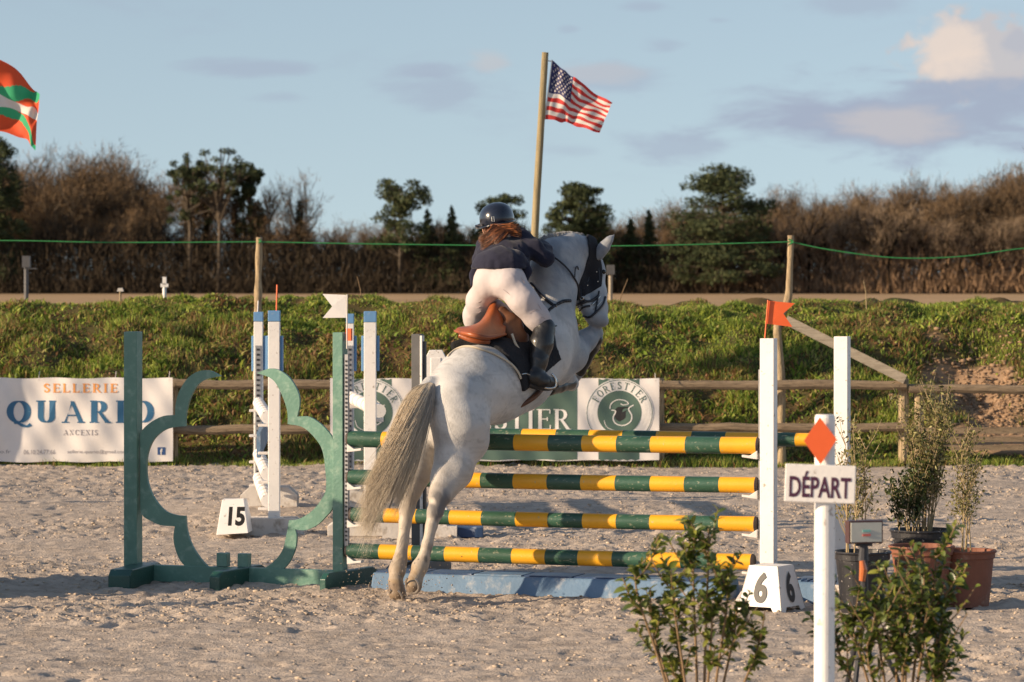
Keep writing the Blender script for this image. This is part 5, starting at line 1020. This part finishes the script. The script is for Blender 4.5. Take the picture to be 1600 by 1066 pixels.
obj('stirrup_leather', tube(spline([P(800, 522, 22.22), P(806, 538, 22.2), P(816, 552, 22.22)], 14), .008, 8), M['pipe'], sad, smooth=True)
st = [P(862, 584, 22.2), P(868, 592, 22.2), P(868, 604, 22.2), P(858, 607, 22.18), P(846, 604, 22.18)]; obj('stirrup_iron', tube(spline(st, 20), .008, 8), M['steel'], sad, smooth=True)

# ---- rider
rid = thing('person', P(790, 440, 22.4), 'rider in navy jacket and white breeches leaning forward on the jumping horse, auburn hair loose', 'person')
PE = [(800, 428, 22.38, .13)]
def body_sdf(B):
    B.chain([(776, 346, 22.78, .085), (770, 357, 22.8, .07)], .03); B.chain([(778, 358, 22.8, .055), (788, 374, 22.78, .058)], .03)
    return B
def torso(B, g=0.):
    B.chain([(786, 388, 22.78, .1+g), (784, 405, 22.65, .115+g), (785, 422, 22.5, .115+g)], .07, n=(0, 1, 0), q=1.15)
    B.chain([(764, 386, 22.86, .065+g), (790, 380, 22.8, .085+g), (812, 377, 22.72, .07+g)], .07); B.chain([(765, 400, 22.72, .075+g), (808, 400, 22.6, .085+g)], .06); return B
def arms(B, g=0.):
    B.chain([(814, 377, 22.7, .062+g), (834, 389, 22.62, .052+g), (853, 404, 22.62, .046+g)], .03); B.chain([(853, 404, 22.62, .045+g), (851, 392, 22.8, .038+g), (848, 384, 22.95, .03+g)], .03)
    B.chain([(760, 388, 22.86, .055+g), (752, 408, 22.92, .045+g), (750, 426, 23.0, .04+g)], .03); B.chain([(750, 426, 23.0, .04+g), (785, 415, 23.2, .032+g), (812, 402, 23.3, .026+g)], .03); return B
def legs(B, g=0.):
    B.chain([(767, 437, 22.42, .1+g), (794, 438, 22.36, .1+g)], .08); B.chain([(781, 422, 22.45, .106+g)], .08)
    B.chain([(798, 446, 22.34, .09+g), (818, 470, 22.3, .079+g), (839, 496, 22.32, .066+g), (850, 511, 22.34, .061+g)], .07)
    B.chain([(764, 446, 22.45, .094+g), (751, 470, 22.6, .082+g), (742, 492, 22.72, .066+g), (740, 503, 22.74, .058+g)], .05); return B
def shins(B, g=0.):
    B.chain([(851, 514, 22.3, .066+g), (846, 538, 22.26, .066+g), (841, 565, 22.22, .05+g), (838, 583, 22.2, .043+g)], .03); B.chain([(832, 590, 22.17, .045+g), (848, 596, 22.2, .04+g), (864, 598, 22.26, .03+g)], .03)
    B.chain([(741, 505, 22.76, .055+g), (750, 530, 22.82, .05+g), (762, 560, 22.85, .038+g), (772, 570, 22.9, .035+g)], .03); return B
def fingers(B, hx_, dirx, g=0.):
    c_ = P(*hx_); B.cone(c_-np.array(dirx)*.02, c_+np.array(dirx)*.035, .026+g, .03+g, .012, n=(0, 0, 1), q=1.2); d = np.array(dirx, float)
    sd_ = np.cross(d, UP); sd_ /= np.linalg.norm(sd_)
    for i, L in enumerate((.03, .034, .032, .026)):
        a = c_+d*.05+UP*(.024-.016*i); b = a+d*L*.7-sd_*.004; e_ = b-sd_*.028; f_ = e_-d*.022; B.cone(a, b, .009+g, .0088+g, .004).cone(b, e_, .0088+g, .0083+g, .003).cone(e_, f_, .0083+g, .0075+g, .003)
    t0 = c_+UP*.026; B.cone(t0, t0+d*.03+UP*.014, .011+g, .0095+g, .006).cone(t0+d*.03+UP*.014, t0+d*.055-sd_*.008, .0095+g, .0085+g, .004); return B
B = SDF(); body_sdf(B); torso(B, -.012); arms(B, -.01); legs(B, -.012); shins(B, -.012); Vp, Fp = B.surface(.008); obj('body', relax(Vp, Fp, 1), M['skin'], rid, smooth=True)
for hp, dr in (((847, 380, 22.98), (.5, .8, .1)), ((815, 401, 23.32), (.5, .8, .1))):
    G_ = SDF(); fingers(G_, hp, np.array(dr)/np.linalg.norm(dr), .0015); Vp, Fp = G_.surface(.004); obj('glove', relax(Vp, Fp, 1), M['boot'], rid, smooth=True)
def wr(amp, s1, s2, sd):
    def f(X, D_):
        m = np.abs(D_) < .05; Xm = X[m]; q = amp*(vnoise(Xm[:, 0]*1.2+Xm[:, 1]*.7, Xm[:, 2]*.8+Xm[:, 1]*.2, s1, sd)-.5)+amp*.5*(vnoise(Xm[:, 0]*.6-Xm[:, 2], Xm[:, 2]+Xm[:, 0], s2, sd+1)-.5); D_[m] += q; return D_
    return f
def jfn(X, D_):
    D_ = wr(.014, .07, .03, 70)(X, D_); hem = (P(0, 420, 22.4)[2]-X[..., 2]); return np.maximum(D_, np.where(X[..., 1] < 22.9, hem, -9))
Jk = SDF(); torso(Jk, .012); arms(Jk, .008); Jk.chain([(764, 418, 22.46, .112), (782, 417, 22.41, .122), (799, 417, 22.4, .115)], .05); Vp, Fp = Jk.surface(.0075, jfn); obj('jacket', relax(Vp, Fp, 1), M['jacket'], rid, smooth=True)
for q_ in ([(746, 412, 22.62, .03), (741, 430, 22.6, .028), (737, 445, 22.58, .012)], [(820, 408, 22.42, .03), (823, 424, 22.38, .03), (820, 440, 22.38, .02)]):
    T_ = SDF().chain(q_, .03, n=(0, 1, 0), q=1.4); Vp, Fp = T_.surface(.007); obj('jacket_tail', relax(Vp, Fp, 1), M['jacket'], rid, smooth=True)
obj('jacket_seam', tube(spline([P(798, 378, 22.52), P(797, 396, 22.42), P(795, 417, 22.32)], 12), .0025, 5), M['jacket'], rid)
Br = SDF(); legs(Br, .004)
def bfn(X, D_): D_ = wr(.0035, .045, .018, 75)(X, D_); return np.maximum(D_, X[..., 2]-P(0, 402, 22.35)[2])
Vp, Fp = Br.surface(.0075, bfn); obj('breeches', relax(Vp, Fp, 2), M['breech'], rid, smooth=True)
for k_ in (0, 1):
    Bo = SDF(); shins(Bo, .006); Bo.p = Bo.p[:5] if k_ == 0 else Bo.p[5:]; Vp, Fp = Bo.surface(.007, wr(.006, .06, .025, 78)); obj('boot', relax(Vp, Fp, 1), M['boot'], rid, smooth=True)
obj('boot_top', tube([P(852, 512, 22.32)+[.072*cos(t), .07*sin(t), .012*cos(t)] for t in np.linspace(0, 2*pi, 24)], .006, 6, cap=False), M['boot'], rid)
obj('boot_sole', tube(spline([P(826, 600, 22.15), P(840, 605, 22.18), P(858, 606, 22.23), P(870, 602, 22.27)], 14), [.02]*14, 8), M['black'], rid)
obj('spur', tube(spline([P(828, 586, 22.1), P(822, 584, 22.06), P(816, 585, 22.02)], 8), .004, 6), M['steel'], rid)
BRS = SDF(); legs(BRS, .004)
def seam(pts, r_=.0022, m='seam'): q = spline([hit(BRS, *p_) for p_ in pts], 20); q[:, 1] -= .002; obj('breeches_seam', tube(q, r_, 5), M[m], rid)
seam([(783, 418), (782, 435), (781, 452)]); seam([(808, 424), (822, 446), (842, 478), (860, 508)])
for k_ in range(5): x0_, y0_ = 828+4*k_, 482+6*k_; seam([(x0_, y0_+8), (x0_+9, y0_+2), (x0_+16, y0_+4)], .0016)
for k_ in range(4): seam([(736, 470+8*k_), (746, 473+8*k_), (752, 470+8*k_)], .0016)
seam([(778, 452), (768, 458), (758, 458)], .002); seam([(786, 452), (798, 462), (806, 474)], .002)
# helmet: shell, brim and trim
hc = P(776.5, 343, 22.76); V, F = lathe([(.001, .122), (.04, .117), (.075, .1), (.098, .075), (.111, .04), (.115, .005), (.113, -.022), (.104, -.04), (.09, -.045)], (0, 0, 0), 36)
V = V*[1., 1.18, .93]; th = rad(-12); c_, s_ = cos(th), sin(th); V = V@np.array([[c_, 0, -s_], [0, 1, 0], [s_, 0, c_]])+hc; obj('helmet_shell', (V, F), M['helmet'], rid, smooth=True)
bv = []; 
BS_ = SDF().chain([(757, 350, 22.82, .03), (748, 354, 22.86, .022), (746, 356, 22.95, .018)], .02, n=(.2, 0, 1), q=2.2); BS_.chain([(760, 349, 22.7, .025), (750, 352, 22.8, .018)], .02, n=(.2, 0, 1), q=2.); Vp, Fp = BS_.surface(.005); obj('helmet_brim', relax(Vp, Fp, 1), M['helmet'], rid, smooth=True)
rim = [hc+np.array([.113*cos(t), .128*sin(t), -.034-.024*cos(t)*-1]) for t in np.linspace(0, 2*pi, 40)]; obj('helmet_rim', tube(rim, .006, 6, cap=False), M['helmet'], rid, smooth=True)
ty = [hc+np.array([.1165*sin(b_)*cos(a_), -.137*cos(b_)*cos(a_)-.0, .107*sin(a_)]) for a_, b_ in ((rad(-8), rad(-16)), (rad(8), rad(-17)), (rad(10), rad(-10)), (rad(-9), rad(-8)), (rad(-8), rad(-16)))]; obj('helmet_badge', tube(ty, .0022, 5), M['helmtrim'], rid)
# face seen past the brim: ear, cheek, harness
ER = SDF().chain([(757, 357, 22.72, .016), (758, 363, 22.72, .012)], .01); Vp, Fp = ER.surface(.004); obj('ear', relax(Vp, Fp, 1), M['skin'], rid, smooth=True)
obj('harness', tube([P(754, 350, 22.68), P(756, 362, 22.7), P(762, 370, 22.72)], .004, 5), M['strap'], rid)
# hair blown across the shoulders
r = np.random.RandomState(8); n = 2200; a = r.rand(n); w = r.normal(0, 1, n); lk = np.floor(r.rand(n)*16).astype(int); lo1 = r.normal(0, 1, 16)[lk]; lo2 = r.normal(0, 1, 16)[lk]
side = r.rand(n) < .62; sx_ = np.where(side, 772+r.rand(n)*26, 766+r.rand(n)*22); y_ = 22.64
P0 = PP(sx_, 350+8*a, 22.62+0*a); e1 = np.where(side, 757+r.rand(n)*8, 790+12*a); 
P1 = PP(np.where(side, sx_-8, sx_+12)+lo1*5, 357+6*a+lo2*5, 22.56+.03*a); P2_ = PP(np.where(side, e1+14, 808+lo1*4)+lo2*4, np.where(side, 368, 353)+lo1*6+w*3, 22.55+.03*a); P3 = PP(np.where(side, e1-8+lo1*5, 806+9*a), np.where(side, 378+lo2*5+w*3, 358+lo1*4+w*2+5*a), 22.58+.04*a)
Vh, Fh = strands(np.stack([P0, P1, P2_, P3], 1), r.uniform(.0014, .003, n), 10); hk = (r.rand(n, 1) < .45)*1.; ch = (np.array([.045, .014, .006])*hk+np.array([.3, .105, .035])*(1-hk))*r.uniform(.6, 1.3, (n, 1)); obj('hair', (Vh, Fh), M['rhair'], rid, col=np.repeat(ch, 30, 0))
HB = SDF().chain([(768, 361, 22.69, .038), (785, 357, 22.69, .038), (798, 357, 22.7, .02)], .03); HB.chain([(765, 366, 22.69, .025), (760, 372, 22.68, .012)], .03); Vp, Fp = HB.surface(.007, off=-.008); obj('hair_mass', relax(Vp, Fp, 1), M['rhair'], rid, smooth=True, col=np.array([.1, .032, .012]))

# ---------------------------------------------------------------- pots and thin shrubs behind the sign
def pot(px, Y, rt, rb, h, m, label):
    x = P(px, 0, Y)[0]; t = thing('plant_pot', (x, Y, 0), label, 'plant pot')
    obj('pot_wall', lathe([(rb, 0), (rb+(rt-rb)*.8, h*.82), (rt*.955, h*.86), (rt*1.02, h*.87), (rt*1.03, h), (rt*.95, h), (rt*.92, h*.9), (.001, h*.9)], (x, Y, .0), 36), M[m], t)
    ob = obj('pot_soil', lathe([(.001, h*.915), (rt*.9, h*.905), (rt*.9, h*.88)], (x, Y, 0), 24), M['soil'], t); obj('pot_rim', tube([(x+rt*1.035*cos(a_), Y+rt*1.035*sin(a_), h*.985) for a_ in np.linspace(0, 2*pi, 33)], .009, 6, cap=False), M[m], t); return x, h*.9
def thin_shrub(x, Y, z0, stems, leafn, label, seed, lsz=.014, zl=(.3, 1.), lean=.12, cols=((.13, .13, .04), (.25, .22, .08))):
    r = random.Random(seed); t = thing('potted_shrub', (x, Y, z0), label, 'shrub'); tips = []
    for i in range(stems[0]):
        h = r.uniform(*stems[1:]); a = r.uniform(0, 2*pi); e = (x+lean*h*cos(a), Y+lean*h*sin(a), z0+h); b0 = (x+.05*cos(a), Y+.05*sin(a), z0); mid = ((b0[0]+e[0])/2+r.uniform(-.02, .02), (b0[1]+e[1])/2, z0+h*.5)
        pts = spline([b0, mid, e], 9); obj('stem', tube(pts, np.linspace(.0055, .0018, 9), 6), M['pstem'], t); A = []
        for k in range(13):
            q = pts[r.randint(2, 8)]; a2 = r.uniform(0, 2*pi); L = r.uniform(.08, .26); d = np.array([cos(a2)*.45, sin(a2)*.45, .9]); tp_ = q+d*L; A.append(tube([q, q+d*L*.5+[r.uniform(-.01, .01), 0, 0], tp_], [.003, .002, .0012], 4)); tips += [q+d*L*s_ for s_ in (.3, .5, .7, .9, 1.)]
        tips += [pts[k] for k in range(4, 9)]; obj('twigs', cat(*A), M['pstem'], t)
    rr = np.random.RandomState(seed); T = np.array(tips); zt = (T[:, 2]-z0)/stems[2]; T = T[(zt > zl[0])]; c = T[rr.randint(0, len(T), leafn)]+rr.normal(0, .02, (leafn, 3)); a = rr.normal(size=(leafn, 3)); a /= np.linalg.norm(a, axis=1)[:, None]; b = np.cross(a, rr.normal(size=(leafn, 3))); b /= np.linalg.norm(b, axis=1)[:, None]
    s_ = lsz*rr.uniform(.5, 1.3, (leafn, 1)); V = np.stack([c-a*s_, c+b*s_*.42, c+a*s_, c-b*s_*.42], 1).reshape(-1, 3); cc = np.array(cols[0])*(1-rr.rand(leafn, 1))+np.array(cols[1])*rr.rand(leafn, 1)
    tag(obj('foliage', (V, np.arange(4*leafn).reshape(-1, 4)), M['sleaf'], t, col=np.repeat(cc, 4, 0)), kind='stuff'); return t
x, h = pot(1347, 20.9, .165, .125, .37, 'pot', 'black plastic pot with white flecks, directly behind the timing device'); thin_shrub(x-.05, 20.9, h, (6, .5, .75), 1100, 'sparse twiggy shrub growing in the black pot beside the sign', 5)
x, h = pot(1442, 22.3, .2, .15, .4, 'pot', 'black pot with only its rim showing between the shrubs'); thin_shrub(x, 22.3, h, (13, .5, .86), 4000, 'tallest twiggy shrub with fine olive leaves, in the half-hidden black pot', 6, lean=.2)
thin_shrub(x-.1, 22.2, h-.02, (6, .2, .5), 1500, 'low dark leafy shrub at the foot of the tallest twiggy shrub', 16, lsz=.02, zl=(.1, 1), lean=.32, cols=((.03, .045, .015), (.07, .09, .02)))
x, h = pot(1440, 21.2, .19, .14, .38, 'terra', 'terracotta pot partly covered by the leafy foreground shrub')
x, h = pot(1512, 21.3, .165, .13, .345, 'terra', 'rightmost terracotta pot with a dusty side'); thin_shrub(x-.03, 21.3, h, (5, .5, .74), 1300, 'slim bare-stemmed shrub in the rightmost terracotta pot', 8, lean=.1)

# ---------------------------------------------------------------- leafy foreground shrubs
def leaf_mesh(nm, m, fold, L=.056, Wd=.032, curl=.2):
    V = []; F = []; K = 5
    for i in range(K+1):
        u = i/K; w = Wd/2*math.sin(pi*(u**.9))**.62 if 0 < u < 1 else .0006; z = -curl*L*u*u
        V += [(-w, u*L, z+fold*w), (0, u*L, z), (w, u*L, z+fold*w)]
    for i in range(K): a = i*3; F += [(a, a+1, a+4, a+3), (a+1, a+2, a+5, a+4)]
    return mesh(nm, np.array(V), F, M[m], smooth=True)
LM = [leaf_mesh('leaf', 'leaf', .5), leaf_mesh('leaf', 'leaf', .3, .048, .033, .35), leaf_mesh('leaf', 'leaf3', .6, .06, .03, .1), leaf_mesh('leaf', 'leaf2', .4, .05, .024, .3), leaf_mesh('leaf', 'leaf3', .25, .05, .026, .4)]
from mathutils import Matrix
def leafy(x, Y, specs, label, seed, nleaf, young=.15, sz=1.):
    r = random.Random(seed); t = thing('leafy_shrub', (x, Y, 0), label, 'shrub'); o0 = np.array([x, Y, 0.]); spots = []
    for (dx, dy, h, br) in specs:
        pts = spline([(x+dx*.15, Y+dy*.15, 0), (x+dx*.55, Y+dy*.5, h*.5), (x+dx*.95, Y+dy, h*.86), (x+dx, Y+dy, h)], 16); obj('stem', tube(pts, np.linspace(.008, .003, 16), 6), M['stem'], t)
        def leaves(pl, k0, n, top):
            for i in range(n):
                u = k0+(1-k0)*(i/n); q = u*(len(pl)-1); j = min(int(q), len(pl)-2); p = pl[j]+(pl[j+1]-pl[j])*(q-j); d = pl[j+1]-pl[j]; spots.append((p, d/np.linalg.norm(d), i*2.4+r.uniform(-.4, .4), u))
        leaves(pts, .5, 46, 1)
        for k in range(br):
            q = pts[r.randint(7, 14)]; a2 = r.uniform(0, 2*pi); L = r.uniform(.1, .24)*(1.25-q[2]/h*.5); d = np.array([cos(a2)*.7, sin(a2)*.7, .75]); e = q+d*L; pl = spline([q, q+d*L*.5+[0, 0, -.01], e+[0, 0, .02]], 7); obj('branch', tube(pl, np.linspace(.004, .002, 7), 5), M['stem'], t); leaves(pl, .1, 26, 0)
    r.shuffle(spots); spots = spots[:nleaf]
    spots.sort(key=lambda s_: s_[0][1]); V = []; F = []; FM = []
    for i, (p, d, a, u) in enumerate(spots):
        u1, v1 = frame_along(d); out = u1*cos(a)+v1*sin(a); yv = out*r.uniform(.7, 1.)+d*r.uniform(.3, .95)+np.array([0, 0, r.uniform(-.25, .25)]); yv /= np.linalg.norm(yv)
        zv = np.cross(np.cross(yv, UP+np.array([r.uniform(-.7, .7), r.uniform(-.9, .3), 0])), yv); zv /= np.linalg.norm(zv); xv = np.cross(yv, zv); s_ = r.uniform(.6, 1.15)*sz*(.8 if u > .93 else 1)
        me = LM[3] if (r.random() < young or (u > .9 and r.random() < .5)) else LM[r.choice((0, 0, 1, 2, 4))]
        if i < 300:
            o = bpy.data.objects.new('leaf', me); COL.objects.link(o); o.parent = t; m4 = Matrix([[xv[0]*s_, yv[0]*s_, zv[0]*s_, 0], [xv[1]*s_, yv[1]*s_, zv[1]*s_, 0], [xv[2]*s_, yv[2]*s_, zv[2]*s_, 0], [0, 0, 0, 1]]); m4.translation = Vector(p-o0); o.matrix_local = m4
        else:
            k = len(V); A = np.array([v_.co[:] for v_ in me.vertices])*s_; V += list(p+A[:, :1]*xv+A[:, 1:2]*yv+A[:, 2:3]*zv); f = [tuple(q+k for q in pg.vertices) for pg in me.polygons]; F += f; FM += [LM.index(me) if False else (3 if me is LM[3] else (2 if me in (LM[2], LM[4]) else 0))]*len(f)
    if V: fm = [{0: 0, 2: 1, 3: 2}[q] for q in FM]; tag(obj('foliage', (np.array(V), F), [M['leaf'], M['leaf3'], M['leaf2']], t, smooth=True, fm=fm), kind='stuff')
    return t
YB = 13.6; SB = FPX/YB
def sp2(cx, L): return [((px-cx)/SB, dy, CAMH-(py-HOR)/SB, b) for px, py, dy, b in L]
cx = 1095; leafy(P(cx, 0, YB)[0], YB, sp2(cx, [(1107, 826, 0, 6), (1085, 875, .08, 6), (992, 885, -.03, 4), (1050, 900, -.05, 6), (1135, 905, -.08, 6), (1152, 950, .05, 5), (1020, 960, .08, 5), (1185, 985, -.03, 4), (1110, 940, -.12, 6), (1060, 990, .1, 6)]), 'loose leafy green shrub in the foreground left of the departure sign', 3, 1050, young=.4, sz=.9)
cx = 1405; leafy(P(cx, 0, YB)[0], YB, sp2(cx, [(1462, 858, 0, 8), (1400, 905, .05, 8), (1440, 890, -.08, 9), (1330, 955, -.05, 8), (1310, 990, .08, 7), (1478, 930, .05, 8), (1365, 940, -.1, 9), (1466, 960, -.1, 8), (1425, 950, .12, 9), (1350, 1000, -.12, 7), (1460, 1010, -.14, 9), (1405, 990, -.14, 9), (1476, 1000, 0, 7)]), 'dense glossy leafy shrub in the foreground right of the departure sign', 4, 1600, young=.22, sz=.88)
